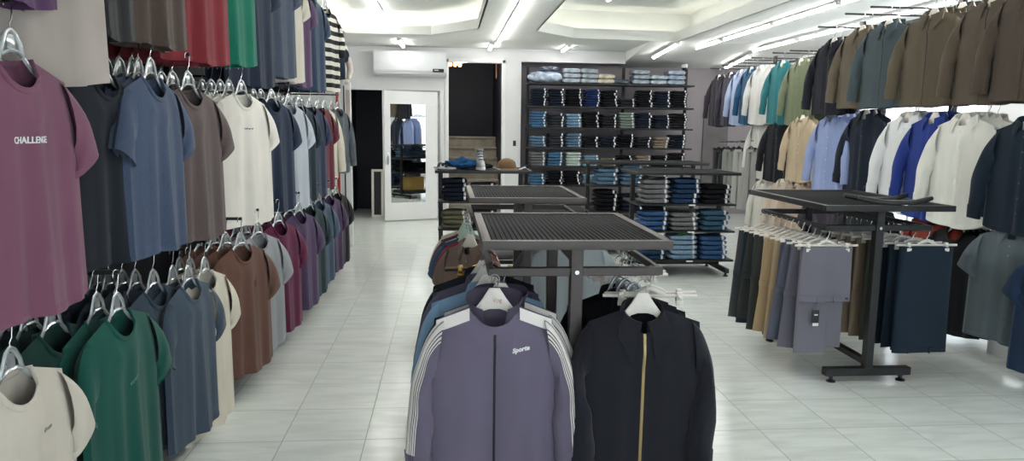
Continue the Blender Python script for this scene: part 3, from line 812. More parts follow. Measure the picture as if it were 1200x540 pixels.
left_hem(322, 104, T('#232c3e', L=.84), 2, .84, 'dark navy tee on the top tier behind the emerald tee', 'dark navy tee on the top tier', top, X=-1.26)
left_hem(346, 93, T('#454f60', .4, L=.82, W=.28), 1, .82, 'mottled slate blue tee on the top tier', 'mottled slate tee', top)
left_hem(357, 98, T('#cfcabd', L=.80), 2, .80, 'cream tee with striped sleeve edge on the top tier', 'cream tee on the top tier', top, armx=.15)
left_hem(366, 103, T('#5c4865', L=.80), 1, .80, 'dusty mauve tee on the top tier', 'dusty mauve tee', top, armx=.15)
left_hem(382, 108, lambda s: polo('#34465c', s, .2, L=.80), 1, .80, 'denim blue polo shirt on the top tier before the striped one', 'denim blue polo', top, cat='polo shirt', armx=.15)

def stripes(col1, col2, per):
    m = principled('knit stripes', col1, .9); nt = m.node_tree; N = nt.nodes; L = nt.links
    tc = N.new('ShaderNodeTexCoord'); sp = N.new('ShaderNodeSeparateXYZ'); L.new(tc.outputs['Object'], sp.inputs[0])
    a = N.new('ShaderNodeMath'); a.operation = 'DIVIDE'; L.new(sp.outputs[2], a.inputs[0]); a.inputs[1].default_value = per
    f = N.new('ShaderNodeMath'); f.operation = 'FRACT'; L.new(a.outputs[0], f.inputs[0])
    gth = N.new('ShaderNodeMath'); gth.operation = 'GREATER_THAN'; L.new(f.outputs[0], gth.inputs[0]); gth.inputs[1].default_value = .52
    mx = N.new('ShaderNodeMix'); mx.data_type = 'RGBA'; L.new(gth.outputs[0], mx.inputs[0]); mx.inputs[6].default_value = lin(col1); mx.inputs[7].default_value = lin(col2)
    L.new(mx.outputs[2], N['Principled BSDF'].inputs['Base Color']); return m
M_STRIPE = stripes('#17191d', '#cfcdc2', .085)
def striped(s):
    o = longtee('#17191e', s, L=.80, W=.28, long=(.45, .07)); o.data.materials[0] = M_STRIPE; return o
left_hem(398, 108, striped, 0, .80, 'black and cream striped knit top at the far end of the top tier', 'striped knit top', top, cat='sweater', armx=.15)

# ------------------------------------------------------------------ end panel and mannequin torso
t = thing('display_board', 'white display board with orange red stripes standing at the end of the left wall', 'board', (-1.47, 9.3, 0))
bm = B(); box2(bm, (-.33, -.03, 0), (.28, .03, 2.04), .006); obj('board', bm, M_WHITE, t)
bm = B(); box2(bm, (.10, -.036, .25), (.135, -.03, 2.0)); obj('stripe', bm, M_RED, t, flat=True)
bm = B(); box2(bm, (.19, -.036, .25), (.205, -.03, 2.0)); obj('stripe', bm, M_BLACKTAG, t, flat=True)
bm = B(); box2(bm, (.222, -.036, 1.35), (.27, -.03, 1.95)); obj('poster', bm, noisy('pale poster', '#c9b9b4', .6), t, flat=True)
def skin(name, verts, edges, radii, m, parent, sub=2):
    me = bpy.data.meshes.new(name); me.from_pydata(verts, edges, []); o = bpy.data.objects.new(name, me); C.objects.link(o); o.parent = parent
    md = o.modifiers.new('s', 'SKIN'); md.use_smooth_shade = True
    for v, r in zip(me.skin_vertices[0].data, radii): v.radius = r if isinstance(r, tuple) else (r, r)
    me.skin_vertices[0].data[0].use_root = True
    o.modifiers.new('u', 'SUBSURF').levels = sub; o.modifiers['u'].render_levels = sub
    me.materials.append(m); return o
def mannequin():
    t = thing('mannequin_torso', 'pale headless mannequin in a dark tee with bent arms on top of the display board', 'mannequin', (-1.42, 9.3, 2.04), R(35))
    bm = B()
    prof = [(.10, .06, 0.0), (.145, .095, .005), (.135, .09, .10), (.125, .085, .2), (.155, .10, .33), (.17, .095, .43), (.12, .07, .49), (.055, .05, .52), (.05, .048, .57)]
    rows = [[(a*math.cos(2*PI*k/20), b*math.sin(2*PI*k/20), z) for k in range(20)] for a, b, z in prof]
    V = grid(bm, rows, True); bm.faces.new(V[0]); bm.faces.new(V[-1]); 
    for sg in (-1, 1):
        tube(bm, [(sg*.15, 0, .44), (sg*.20, -.0, .33), (sg*.235, -.02, .22), (sg*.215, -.07, .13), (sg*.17, -.12, .06), (sg*.155, -.135, .025)], [.05, .047, .038, .036, .028, .02], 12)
        for q in range(4): tube(bm, [(sg*(.165-.012*q), -.13-.004*q, .035), (sg*(.15-.012*q), -.15, .012), (sg*(.14-.012*q), -.152, -.02-.004*(q % 2))], [.008, .0075, .006], 6)
        tube(bm, [(sg*.18, -.12, .05), (sg*.15, -.13, .03), (sg*.13, -.142, .02)], [.009, .008, .007], 6)
    obj('body', bm, M_SKIN, t, auto=False)
    g = Cut(L=.47, W=.175, S=.165, nw=.06, T=.105, nd=.05, drop=.035, arm=.17, tip=(.25, -.21), sleeve_th=.055, seed=4, fold=.006)
    o = obj('t_shirt', g.mesh(), fabric('#1f2c3c'), t, loc=(0, 0, .50)); obj('neckband', g.rib(), fabric('#1f2c3c'), o)
mannequin()

# ------------------------------------------------------------------ right racks
XN, XF = 3.60, 4.22
rt_ = 'jackets on the top tier of the right rack'; rm_ = 'shirts on the middle tier of the right rack'; rl_ = 'tops on the lowest tier of the right rack'; ft_ = 'shirts on the top tier of the far right rack'
def right(px, py, mk, n, label, short, place, cat, X=XN, yaw=4., rack=None, **k):
    return group(rack or R_RACK, at_x(px, py, X), mk, n, label, short, cat, place, yaw+5, **k)
def J(col, **k): return lambda s: jacket(col, s, **k)
def S(col, heather=0., **k):
    if 'buttons' not in k: k['buttons'] = '#d8d8d8' if sum(lin(col)[:3]) > .9 else '#4a4a50'
    return lambda s: shirt(col, s, heather, **k)
right(978, 48, J('#191c28', pocket=False), 1, 'black navy jacket hanging at the far end of the top tier of the right rack', 'black navy jacket', rt_, 'jacket', hang='white', armx=.17)
right(1011, 34, J('#665c4e', heather=.1), 1, 'khaki brown jacket beside the slate jacket on the top tier', 'khaki brown jacket', rt_, 'jacket', hang='white', armx=.17)
right(1042, 27, J('#48545a', heather=.1), 1, 'slate grey jacket with chest pockets between two brown jackets', 'slate grey jacket', rt_, 'jacket', hang='white', yaw=8, armx=.17)
right(1095, 15, J('#5e5547', heather=.1), 3, 'olive brown jacket right of the slate jacket on the top tier', 'olive brown jacket', rt_, 'jacket', hang='white', yaw=8, armx=.17)
right(1128, 8, J('#3a342c', heather=.1), 1, 'dark brown jacket hanging behind the olive brown one', 'dark brown jacket on the top tier', rt_, 'jacket', X=3.86, hang='white', armx=.17)
right(1165, 0, J('#574d42', heather=.1), 2, 'brown jacket with pale zip near the right picture edge', 'brown jacket with the pale zip', rt_, 'jacket', hang='white', armx=.17)
right(1215, -14, J('#4c4239', heather=.1), 2, 'brown jacket at the right edge of the top tier', 'brown jacket at the right edge', rt_, 'jacket', hang='white', armx=.17)

right(976, 136, S('#96a6d2', .1), 5, 'periwinkle blue shirt hanging foremost of the blue shirts', 'periwinkle blue shirt', rm_, 'shirt', X=3.68, hang='white', sp=.06)
right(1016, 133, S('#1b2434'), 1, 'dark navy shirt between the blue shirts and the white shirts', 'dark navy shirt by the blue shirts', rm_, 'shirt', hang='white', X=3.74)
right(1066, 136, S('#e9ebec'), 4, 'white shirt with a row of buttons hanging left of the royal blue shirt', 'white shirt left of the royal blue one', rm_, 'shirt', hang='white', yaw=8)
o = right(1096, 137, S('#253b88', buttons='#253b88'), 2, 'royal blue shirt with a white hang tag between the white shirts', 'royal blue shirt', rm_, 'shirt', hang='white', yaw=6)
bm = B(); box(bm, (.07, -.075, -.24), (.055, .003, .10), .001); tube(bm, [(.07, -.074, -.19), (.06, -.066, -.13)], .001, 4); h_ = obj('hang_tag', bm, M_TAG, o[0]); h_['label'] = 'white card tag'
right(1132, 138, S('#e6e6de', buttons='#e8e8e0'), 3, 'bright cream white shirt with banded collar right of the royal blue shirt', 'cream white shirt', rm_, 'shirt', hang='white', yaw=10)
right(1158, 140, S('#c9c6ba'), 1, 'ivory shirt hanging between the cream white and the dark teal shirts', 'ivory shirt', rm_, 'shirt', X=3.84, hang='white')
right(1208, 142, S('#142230', .1, L=.70), 2, 'dark teal navy shirt at the right picture edge of the middle tier', 'dark teal navy shirt', rm_, 'shirt', hang='white', yaw=10)
right(1330, 152, S('#96a6d2', .1, L=.68), 2, 'blue shirt past the right picture edge, seen in the door mirror', 'blue shirt past the picture edge', rm_, 'shirt', hang='white')

right(1096, 252, lambda s: tee('#8a3526', s), 3, 'rust orange tee on the lowest tier behind the navy trousers', 'rust orange tee', rl_, 't-shirt', X=3.66)
right(1122, 268, lambda s: tee('#14171c', s), 4, 'black tee on the lowest tier left of the grey polo', 'black tee left of the grey polo', rl_, 't-shirt', X=3.66)
right(1190, 270, lambda s: polo('#5d676c', s, L=.74), 3, 'grey polo shirt hanging on the lowest tier at the right', 'grey polo shirt', rl_, 'polo shirt', yaw=16, X=3.62)
right(1248, 300, lambda s: tee('#1f3350', s), 2, 'navy blue tee cut by the right picture edge', 'navy blue tee at the right edge', rl_, 't-shirt', yaw=10)

def far(px, py, mk, n, label, short, place, cat='shirt', X=XF, yaw=6., **k):
    return group(F_RACK, at_x(px, py, X), mk, n, label, short, cat, place, yaw+6, **k)
far(843, 90, S('#2a2630'), 1, 'black shirt at the far left end of the far top tier', 'black shirt on the far top tier', ft_, hang='white', armx=.15)
far(857, 87, S('#33303e'), 0, 'dark plum shirt beside the black shirt on the far top tier', 'dark plum shirt', ft_, hang='white', armx=.15)
far(869, 84, S('#95a3c0'), 1, 'light blue shirt on the far top tier', 'light blue shirt on the far top tier', ft_, hang='white', armx=.15)
far(881, 81, S('#1e4766'), 1, 'petrol blue shirt on the far top tier', 'petrol blue shirt', ft_, hang='white', armx=.15)
far(893, 79, S('#c5c5c2'), 2, 'off white shirt on the far top tier left of the teal shirt', 'off white shirt left of the teal one', ft_, hang='white', armx=.15)
far(918, 74, S('#2a6c72'), 0, 'teal green shirt facing out on the far top tier', 'teal green shirt', ft_, hang='white', yaw=12, armx=.15)
far(939, 72, S('#6a7259'), 3, 'sage green shirt right of the teal shirt', 'sage green shirt', ft_, hang='white', sp=.06, armx=.15)
fm_ = 'shirts on the middle tier of the far right rack'
far(893, 143, S('#c8c8c4'), 0, 'off white shirt on the far middle tier left of the black shirt', 'off white shirt on the far middle tier', fm_, hang='white', X=4.3)
far(914, 143, S('#14151d'), 1, 'black shirt on the far middle tier left of the tan shirt', 'black shirt left of the tan one', fm_, hang='white', yaw=14)
far(941, 138, S('#b5a48a'), 1, 'tan beige shirt between the black and the blue shirts', 'tan beige shirt', fm_, hang='white', yaw=8)
far(960, 137, S('#5a3b34'), 0, 'brown shirt squeezed behind the tan shirt', 'brown shirt behind the tan one', fm_, hang='white', X=4.5)

def long_trousers(col, seed=0, L=.98, W=.15):
    key = ('ltr', col, seed)
    if key in MASTERS: return dup(MASTERS[key])
    rd = random.Random(seed); f = fabric(col); bm = B(); ph = rd.uniform(0, 6)
    for sx in (-1, 1):
        rows = []
        for i in range(23):
            q = i/22; z = -.125-(L-.125)*q; hw_ = W*.52*(1-.18*q); c = sx*(W*.46+.012*q)
            rows.append([(c+hw_*math.cos(2*PI*k/18), (.022+.012*q)*math.sin(2*PI*k/18)*(1+.25*math.sin(3*2*PI*k/18+ph+2*q))+.008*sx, z) for k in range(18)])
        V = grid(bm, rows, True); bm.faces.new(V[0]); bm.faces.new(V[-1])
    o = obj('trousers', bm, f)
    bm = B(); rows = [[(W*1.0*math.cos(2*PI*k/24), (.030 if z in (-.12, -.158) else .034)*math.sin(2*PI*k/24), z) for k in range(24)] for z in (-.118, -.12, -.158, -.16)]
    V = grid(bm, rows, True); bm.faces.new(V[0]); bm.faces.new(V[-1]); obj('waistband', bm, f, o)
    bm = B(); box(bm, (0, -.036, -.22), (.012, .004, .12), .002); obj('fly', bm, f, o)
    MASTERS[key] = o; return o
fl_ = 'trousers on the far right rack'
for px, c, n, lab, sh_ in ((842, '#1d1f22', 1, 'black trousers hanging at the far left end of the far rack', 'black trousers on the far rack'), (853, '#7d7f7c', 2, 'grey trousers hanging next to the black pair on the far rack', 'grey trousers on the far rack'), (866, '#9a9a96', 2, 'pale grey trousers hanging on the far rack under the off white shirts', 'pale grey trousers'), (880, '#8d8d8b', 1, 'mid grey trousers at the right end of the far trousers', 'mid grey trousers on the far rack')):
    group(F_RACK, at_x(px, 178, XF), lambda s, c=c: long_trousers(c, s % 3), n, lab, sh_, 'trousers', fl_, 8, hang='clipdark', toprail=True, sp=.07)
flo = 'tops on the lowest tier of the far right rack'
far(897, 210, S('#cbc9c1'), 1, 'off white shirt low on the far rack above the rail table', 'low off white shirt', flo, hang='white')
far(917, 213, S('#c9bbab'), 1, 'pale beige shirt low on the far rack above the rail table', 'low pale beige shirt', flo, hang='white')
far(934, 216, S('#b7a28f'), 2, 'dusty tan shirt low on the far rack above the rail table', 'low dusty tan shirt', flo, hang='white')
right(962, 232, lambda s: tee('#3c3542', s), 2, 'dark plum tee low behind the rail table under the blue shirts', 'low dark plum tee', rl_, 't-shirt', X=3.68)
right(1012, 240, lambda s: tee('#20252e', s), 2, 'dark blue grey tee low behind the rail table under the navy shirt', 'low dark blue grey tee', rl_, 't-shirt', X=3.68)
bm = B(); box(bm, (0, 0, 0), (.34, .46, .12), .006); tag(obj('white_plinth', bm, M_WHITE, loc=(3.95, 4.45, .06)), 'low white plinth on the floor under the grey polo shirts', 'plinth')

# ------------------------------------------------------------------ mesh topped rail tables
def table_top(t, x0, x1, y0, y1, z, frame, fw=.035, fh=.035):
    bm = B()
    for p, q in (((x0, y0, z-fh), (x1, y0+fw, z)), ((x0, y1-fw, z-fh), (x1, y1, z)), ((x0, y0+fw, z-fh), (x0+fw, y1-fw, z)), ((x1-fw, y0+fw, z-fh), (x1, y1-fw, z))): box2(bm, p, q, .003)
    obj('top_frame', bm, frame, t)
    bm = B(); n = int((x1-x0-2*fw)/.020)
    for i in range(n):
        x = x0+fw+(x1-x0-2*fw)*(i+.5)/n
        box(bm, (x, (y0+y1)/2, z-.010), (.014, y1-y0-2*fw+.004, .010), .004, seg=1)
    m = int((y1-y0)/.04)
    for i in range(1, m): box(bm, ((x0+x1)/2, y0+(y1-y0)*i/m, z-.0135), (x1-x0-2*fw+.004, .004, .004))
    box2(bm, (x0+fw, y0+fw, z-.022), (x1-fw, y1-fw, z-.0085))
    obj('mesh_panel', bm, M_SLAT, t)
def rail_table(label, xc, x0, x1, y0, y1, yp0, yp1, frame, z=1.10, rail=.345, zr=.955, foot=.275, w=.05):
    t = thing('clothes_rail_table', label, 'clothes rack')
    table_top(t, x0, x1, y0, y1, z, frame)
    for yp in (yp0, yp1):
        bm = B(); bar(bm, (xc, yp, .06), (xc, yp, z-.035), w, w, .003); obj('post', bm, frame, t)
        bm = B(); bar(bm, (xc-foot, yp, .065), (xc+foot, yp, .065), .055, .05, .004); f = obj('foot_bar', bm, frame, t)
        for sx in (-1, 1):
            bm = B(); lathe(bm, [(.028, 0), (.028, .008), (.012, .014), (.012, .042)], (xc+sx*(foot-.05), yp, 0), 14); obj('levelling_foot', bm, M_BLKPLASTIC, f)
        bm = B(); bar(bm, (xc-rail, yp, zr), (xc+rail, yp, zr), .03, .035, .003); obj('crossbar', bm, frame, t)
        sy = -1 if yp == yp0 else 1
        bm = B(); cyl(bm, (xc, yp+sy*(w/2+.002), zr), .009, .006, 12, axis='Y'); obj('bolt', bm, M_STEEL, t)
    for sx in (-1, 1):
        bm = B(); bar(bm, (xc+sx*rail, yp0-.015, zr), (xc+sx*rail, yp1+.015, zr), .022, .03, .003); obj('hang_rail', bm, frame, t)
    for zz in (.12, z-.09):
        bm = B(); bar(bm, (xc, yp0+w/2, zz), (xc, yp1-w/2, zz), .04, .04, .003); obj('beam', bm, frame, t)
    return t
rail_table('brown grey clothes rail table with slatted mesh top standing foremost in the middle', .515, .13, .87, 2.73, 3.67, 2.87, 3.55, M_RACK)
rail_table('mesh topped clothes rail table standing second, behind the foremost one', .50, .13, .85, 4.42, 5.38, 4.55, 5.25, M_RACK)
rail_table('black mesh topped clothes rail table with trousers at the right', 2.575, 2.18, 2.98, 4.04, 5.15, 4.15, 5.02, M_BLACK, rail=.33)

# ------------------------------------------------------------------ jackets and tops on the middle tables
def raildrop(px, py, Y): return at_y(px, py, Y)
def on_rail(x, y, z, o, hk, label, short, cat, grp, rz=0., scl=(1, 1, 1), hl=None):
    o.location = (x, y, z-HANG+(.045 if hk in ('letter', 'whitehigh') else 0)); o.rotation_euler = (0, 0, rz); o.scale = scl
    tag(o, label, cat, grp)
    if hk:
        h = hanger(hk); h.location = (x, y, z); h.rotation_euler = (0, 0, rz)
        if hk == 'whitehigh': hk = 'white'
        kind = {'clear': 'clear plastic hanger', 'white': 'ivory hanger', 'letter': 'ivory hanger with faint gold lettering', 'gold': 'gold hanger', 'mint': 'mint hanger', 'clip': 'white clip hanger'}[hk]
        tag(h, '%s holding the %s' % (kind, short), 'hanger', 'hangers on the middle tables')
    return o
ZR = .955
def track_jacket(col, stripe, dark, seed):
    g = Cut(L=.72, W=.275, S=.225, T=.05, nw=.085, nd=.075, long=(.66, .10), cuffr=.042, fold=.010, fwd=.03, sleeve_th=.05, flare=.0, seed=seed)
    f = fabric(col); o = obj('track_jacket', g.mesh(), f); fs = fabric(stripe); fd = fabric(dark)
    obj('collar', g.stand_collar(), f, o)
    obj('zipper', g.vstrip(-.005, .005, -g.L+.003, -g.nd-.03, .004), principled('dark zip', '#23222a', .4, .3), o)
    bm = B(); box(bm, (0, g.fy(0, -.14)-.008, -.125), (.007, .004, .035), .002); obj('zip_pull', bm, principled('dark zip', '#23222a', .4, .3), o)
    for sg in (-1, 1):
        p_ = obj('sleeve_panel', g.sleeve_strip(sg, .0, 1.30, 0., .97, .003, m=5), fs, o)
        for a in (.80, .98, 1.16): obj('panel_pinstripe', g.sleeve_strip(sg, a, a+.06, 0., .97, .0055, m=1), fd, p_)
        obj('panel_pinstripe', g.sleeve_strip(sg, .36, .42, 0., .97, .0055, m=1), fd, p_)
        # the panel carries on over the shoulder to the collar
        def sh(x0f, wz):
            bm = B(); rows = []
            for i in range(9):
                q = i/8; x = g.nw+.012+(g.S-.012-g.nw)*q; zt = -(x-g.nw)/(g.S-g.nw)*g.drop
                rows.append([(sg*x, g.fy(x, zt-a_)-.004, zt-a_) for a_ in x0f])
            grid(bm, rows); return bm
        obj('shoulder_panel', sh((.002, .015, .03, .048), 0), fs, o)
        for a_ in (.026, .034, .042): obj('shoulder_pinstripe', sh((a_, a_+.003), 0), fd, o)
        obj('cuff', g.cuff(sg), f, o)
    bm = g.vstrip(-.03, .03, -.045, -.02, -.004, 3, True); obj('neck_label', bm, M_BLACKTAG, o)
    return o, g
grp = 'tops on the left rail of the foremost table'
xl, yf = .18, 2.80
o, g = track_jacket('#6c6578', '#efe9e4', '#3b3745', 5)
on_rail(xl, yf-.03, ZR, o, 'letter', 'greyish purple track jacket with white striped sleeves hanging foremost in the middle', 'purple track jacket', 'jacket', grp)
obj('chest_logo', text_mesh('Sporte', .025, lambda x, z: g.fy(x, z), (.10, -.165), .0008, slant=.25, tilt=.16, bold=.0012), M_TAG, o)
o2, g_ = track_jacket('#5f596b', '#d4cfc8', '#3b3745', 6)
on_rail(xl+.03, yf+.06, ZR, o2, 'whitehigh', 'second purple track jacket with cream sleeve stripes right behind the foremost one', 'second purple track jacket', 'jacket', grp, R(-5), (1, .6, 1))
seq = [('#141722', 'black zip jacket behind the purple track jackets', 'black zip jacket on the left rail'), ('#7fa0bb', 'sky blue zip jacket behind the black one', 'nearer sky blue jacket'), ('#86a8c4', 'second sky blue zip jacket hanging behind the first', 'second sky blue jacket'),
       ('#5b5668', 'grey purple jacket behind the sky blue jackets', 'grey purple jacket'), ('#141a28', 'navy black jacket behind the grey purple one', 'navy black jacket'), ('#20242e', 'charcoal jacket at the far end of the foremost table', 'charcoal jacket')]
for i, (c, lab, sh_) in enumerate(seq):
    oj = jacket(c, 3, pocket=False, L=.70, long=(.64, .07))
    on_rail(xl-.012*(i % 2), yf+.14+.085*i, ZR, oj, 'whitehigh' if i % 2 else 'gold', lab, sh_, 'jacket', grp, R(-3+2*(i % 3)), (1, .42, 1))
grp2 = 'tops and trousers on the right rail of the foremost table'
xr = .86
oj = jacket('#1d1e26', 8, '#a89468', pocket=False, fall=.105, point=.055, L=.70, W=.27, S=.235, long=(.66, .045), nd=.085)
on_rail(xr-.09, yf-.02, ZR-.025, oj, 'whitehigh', 'black jacket with a gold zip hanging foremost on the right rail', 'black jacket with the gold zip', 'jacket', grp2, 0, (1, .9, 1))
gj = cut_of(oj)
bm = B(); box(bm, (0, gj.fy(0, -.1)-.009, -.115), (.010, .005, .034), .002); obj('zip_pull', bm, principled('zip #a89468', '#a89468', .35, .8), oj)
bm = gj.vstrip(-.032, .032, -.055, -.03, -.005, 3, True); p_ = obj('neck_label', bm, M_TAG, oj); p_['label'] = 'white neck label'
for i, (c, lab, sh_) in enumerate((('#17181e', 'plain black jacket right behind the gold zip one', 'plain black jacket'), ('#1b1b20', 'second plain black jacket behind the gold zip one', 'second plain black jacket'), ('#131419', 'third plain black jacket behind the gold zip one', 'third plain black jacket'))):
    oj = jacket(c, 2, pocket=False, L=.70, W=.27, long=(.64, .05))
    on_rail(xr-.07-.012*i, yf+.20+.085*i, ZR, oj, 'clear', lab, sh_, 'jacket', grp2, R(4), (1, .42, 1))
for i, (dx, dy, k) in enumerate(((.0, .07, 'clip'), (.03, .12, 'clip'), (.02, .48, 'clip'), (-.02, .53, 'clip'), (.04, .57, 'clip'), (.0, .61, 'clip'))):
    h = hanger(k); h.location = (xr-.03+dx*.5, yf+dy+.02, ZR); h.rotation_euler = (0, 0, R(-4+5*(i % 3)))
    tag(h, '%s empty white clip hanger from the front on the right rail of the foremost table' % ORD[i+1], 'hanger', 'hangers on the middle tables')
for i, (dy, k) in enumerate(((.66, 'clipblack'), (.69, 'clipgold'))):
    h = hanger(k); h.location = (xl, yf+dy, ZR)
    tag(h, ['black clip hanger with gold clips at the far end of the left rail', 'gold clip hanger at the far end of the left rail'][i], 'hanger', 'hangers on the middle tables')

grp3 = 'tops on the left rail of the second table'
o = polo('#6e5d55', 1, L=.70); on_rail(.14, 4.50, ZR, o, 'white', 'taupe polo shirt hanging foremost on the second table', 'taupe polo shirt', 'polo shirt', grp3, R(-48), (1, .7, 1))
for i, (c, lab, sh_) in enumerate((('#8a2530', 'crimson tee behind the taupe polo', 'crimson tee'), ('#33506c', 'steel blue tee behind the taupe polo', 'steel blue tee'), ('#d5cfc6', 'white tee behind the taupe polo', 'white tee on the second table'), ('#5c3038', 'maroon tee behind the taupe polo', 'maroon tee'), ('#b9c3cc', 'pale blue grey tee on the second table', 'pale blue grey tee'), ('#c8bfae', 'cream tee at the far end of the second table', 'cream tee on the second table'))):
    o = tee(c, 1, L=.72); on_rail(.14-.02*(i % 2), 4.61+.09*i, ZR, o, 'mint', lab, sh_, 't-shirt', grp3, R(-48+3*(i % 2)), (1.04, .34, 1))
for i, (c, lab, sh_) in enumerate((('#8f979a', 'light grey tee foremost on the right rail of the second table', 'light grey tee on the second table'), ('#9aa3a6', 'pale grey tee second on the right rail of the second table', 'pale grey tee on the second table'), ('#6f777c', 'mid grey tee third on the right rail of the second table', 'mid grey tee on the second table'))):
    o = tee(c, 2, L=.76); on_rail(.80-.03*i, 4.60+.085*i, ZR, o, 'mint', lab, sh_, 't-shirt', grp3, R(-6), (1.0, .34, 1))
for i in range(4):
    h = hanger('mint'); h.location = (.845, 4.93+.075*i, ZR); h.rotation_euler = (0, 0, R(10-4*(i % 3)))
    tag(h, '%s empty mint hanger from the front on the right rail of the second table' % ORD[i+1], 'hanger', 'hangers on the middle tables')

# ------------------------------------------------------------------ trousers folded over clip hangers
def trousers(col, seed=0, tagc=None, L=.66, flap=.33, W=.155, T=.016):
    """clipped at the fold: a front flap that ends in the waistband, two legs behind it"""
    key = ('trs', col, seed, tagc, L, flap)
    if key in MASTERS: return dup(MASTERS[key])
    rd = random.Random(seed); f = fabric(col); bm = B(); ph = rd.uniform(0, 6)
    def sheet(x0, x1, z0, z1, y0, th, flare, n=16, waves=2.):
        rows = []
        for i in range(n+1):
            q = i/n; z = z0+(z1-z0)*q; r = []
            for k in range(20):
                a = 2*PI*k/20; c, s_ = math.cos(a), math.sin(a)
                xx = (x0+x1)/2+(x1-x0)/2*(1+flare*q)*math.copysign(abs(c)**.75, c)
                yy = y0+th*math.copysign(abs(s_)**.8, s_)*(1 if 0 < q < 1 else .6)+.007*q*math.sin(waves*PI*(xx-x0)/(x1-x0)+ph+2*q)
                r.append((xx, yy, z))
            rows.append(r)
        V = grid(bm, rows, True); bm.faces.new(V[0]); bm.faces.new(V[-1])
    d = rd.uniform(-.012, .012)
    sheet(-W, W*.30, -.115, -L-.115, .013, T, .03); sheet(-W*.45+d, W*.95, -.115, -L-.10+d, .034, T*.9, .04)
    sheet(-W, W, -.115, -.115-flap, -.016, .010, .07)
    o = obj('trousers', bm, f)
    bm = B(); z1 = -.115-flap
    rows = []
    for z in (z1+.034, z1+.032, z1-.002, z1-.004):
        e = .0 if z in (z1+.034, z1-.004) else .003
        rows.append([(W*1.075*math.copysign(abs(math.cos(2*PI*k/24))**.7, math.cos(2*PI*k/24)), -.016+(.013+e)*math.copysign(abs(math.sin(2*PI*k/24))**.8, math.sin(2*PI*k/24))+.007*math.sin(2*PI*(math.cos(2*PI*k/24)+1)/2+ph+2), z) for k in range(24)])
    V = grid(bm, rows, True); bm.faces.new(V[0]); bm.faces.new(V[-1]); obj('waistband', bm, f, o)
    for sx in (-.5, .35):
        bm = B(); box(bm, (W*sx, -.034, z1+.016), (.010, .006, .045), .002); obj('belt_loop', bm, f, o)
    bm = B(); cyl(bm, (W*.86, -.034, z1+.016), .0075, .005, 12, axis='Y'); obj('waist_button', bm, M_BLKPLASTIC, o)
    if tagc:
        bm = B(); tm = M_BLACKTAG if tagc == 'black' else M_TAG
        box(bm, (-.06, -.045, z1-.10), (.042, .003, .10), .001); h_ = obj('hang_tag', bm, tm, o); h_['label'] = tagc+' card tag'
        bm = B(); tube(bm, [(-.06, -.044, z1-.05), (-.058, -.042, z1), (-.055, -.036, z1+.03)], .001, 4); obj('tag_string', bm, M_BLKPLASTIC, h_)
        bm = B(); box(bm, (-.06, -.048, z1-.078), (.022, .002, .008)); box(bm, (-.06, -.048, z1-.138), (.036, .002, .018)); obj('tag_print', bm, M_TAG if tagc == 'black' else M_BLACKTAG, h_, flat=True)
    MASTERS[key] = o; return o
def hang_trousers(x, y, col, label, short, seed=0, tagc=None, rz=0., hk='clip', scl=1., ry=0., **k):
    o = trousers(col, seed, tagc, **k); o.location = (x, y, ZR); o.rotation_euler = (0, R(ry), R(rz)); o.scale = (1, scl, 1); tag(o, label, 'trousers', 'trousers on the right hand rail table')
    h = hanger(hk); h.location = (x, y, ZR); h.rotation_euler = (0, 0, R(rz))
    tag(h, '%s holding the %s' % ({'clip': 'white clip hanger', 'clipblack': 'black clip hanger'}[hk], short), 'hanger', 'clip hangers on the right hand rail table')
xt = 2.255
hang_trousers(xt+.01, 4.16, '#706e77', 'mid grey folded trousers with a black hang tag hanging foremost at the left', 'foremost grey trousers', 1, 'black')
rowc = [('#62606b', 'grey trousers right behind the tagged grey pair', 'grey trousers behind the tagged pair', 2, None, -14), ('#565967', 'blue grey trousers third from the front on the left rail', 'blue grey trousers', 3, None, -16), ('#5f6070', 'grey trousers fourth from the front on the left rail', 'fourth grey trousers', 2, None, -12),
        ('#b39d80', 'sand beige trousers nearest of the beige pairs on the left rail', 'nearest sand beige trousers', 1, None, -8), ('#a8916f', 'tan trousers behind the nearest sand beige pair', 'tan trousers behind the sand beige pair', 3, 'white', -12), ('#bca888', 'pale sand trousers last of the beige pairs on the left rail', 'pale sand trousers', 2, None, -9),
        ('#3a3d3a', 'dark olive grey trousers behind the beige pairs', 'dark olive grey trousers', 1, None, -10), ('#43474a', 'charcoal trousers behind the dark olive pair', 'charcoal trousers on the left rail', 3, None, -8), ('#353938', 'dark grey green trousers near the far end', 'dark grey green trousers', 2, None, -12),
        ('#1f2f3c', 'dark teal trousers near the far end of the left rail', 'dark teal trousers', 1, None, -9), ('#474a4e', 'smoky grey trousers at the far end of the left rail', 'smoky grey trousers', 3, None, -10)]
for i, (c, lab, sh_, sd, tg, rz) in enumerate(rowc):
    hang_trousers(xt-.006*i, 4.235+.067*i, c, lab, sh_, sd, tg, rz*.35, scl=.62, L=.66-.02*(i % 3), ry=[4, 7, 2, 3, 6, 2, 4, 1, 5, 2, 4][i])
xt = 2.905
hang_trousers(xt+.0, 4.17, '#172634', 'dark navy folded trousers hanging foremost at the right of the rail table', 'foremost navy trousers', 4, None, L=.655, flap=.66, W=.165)
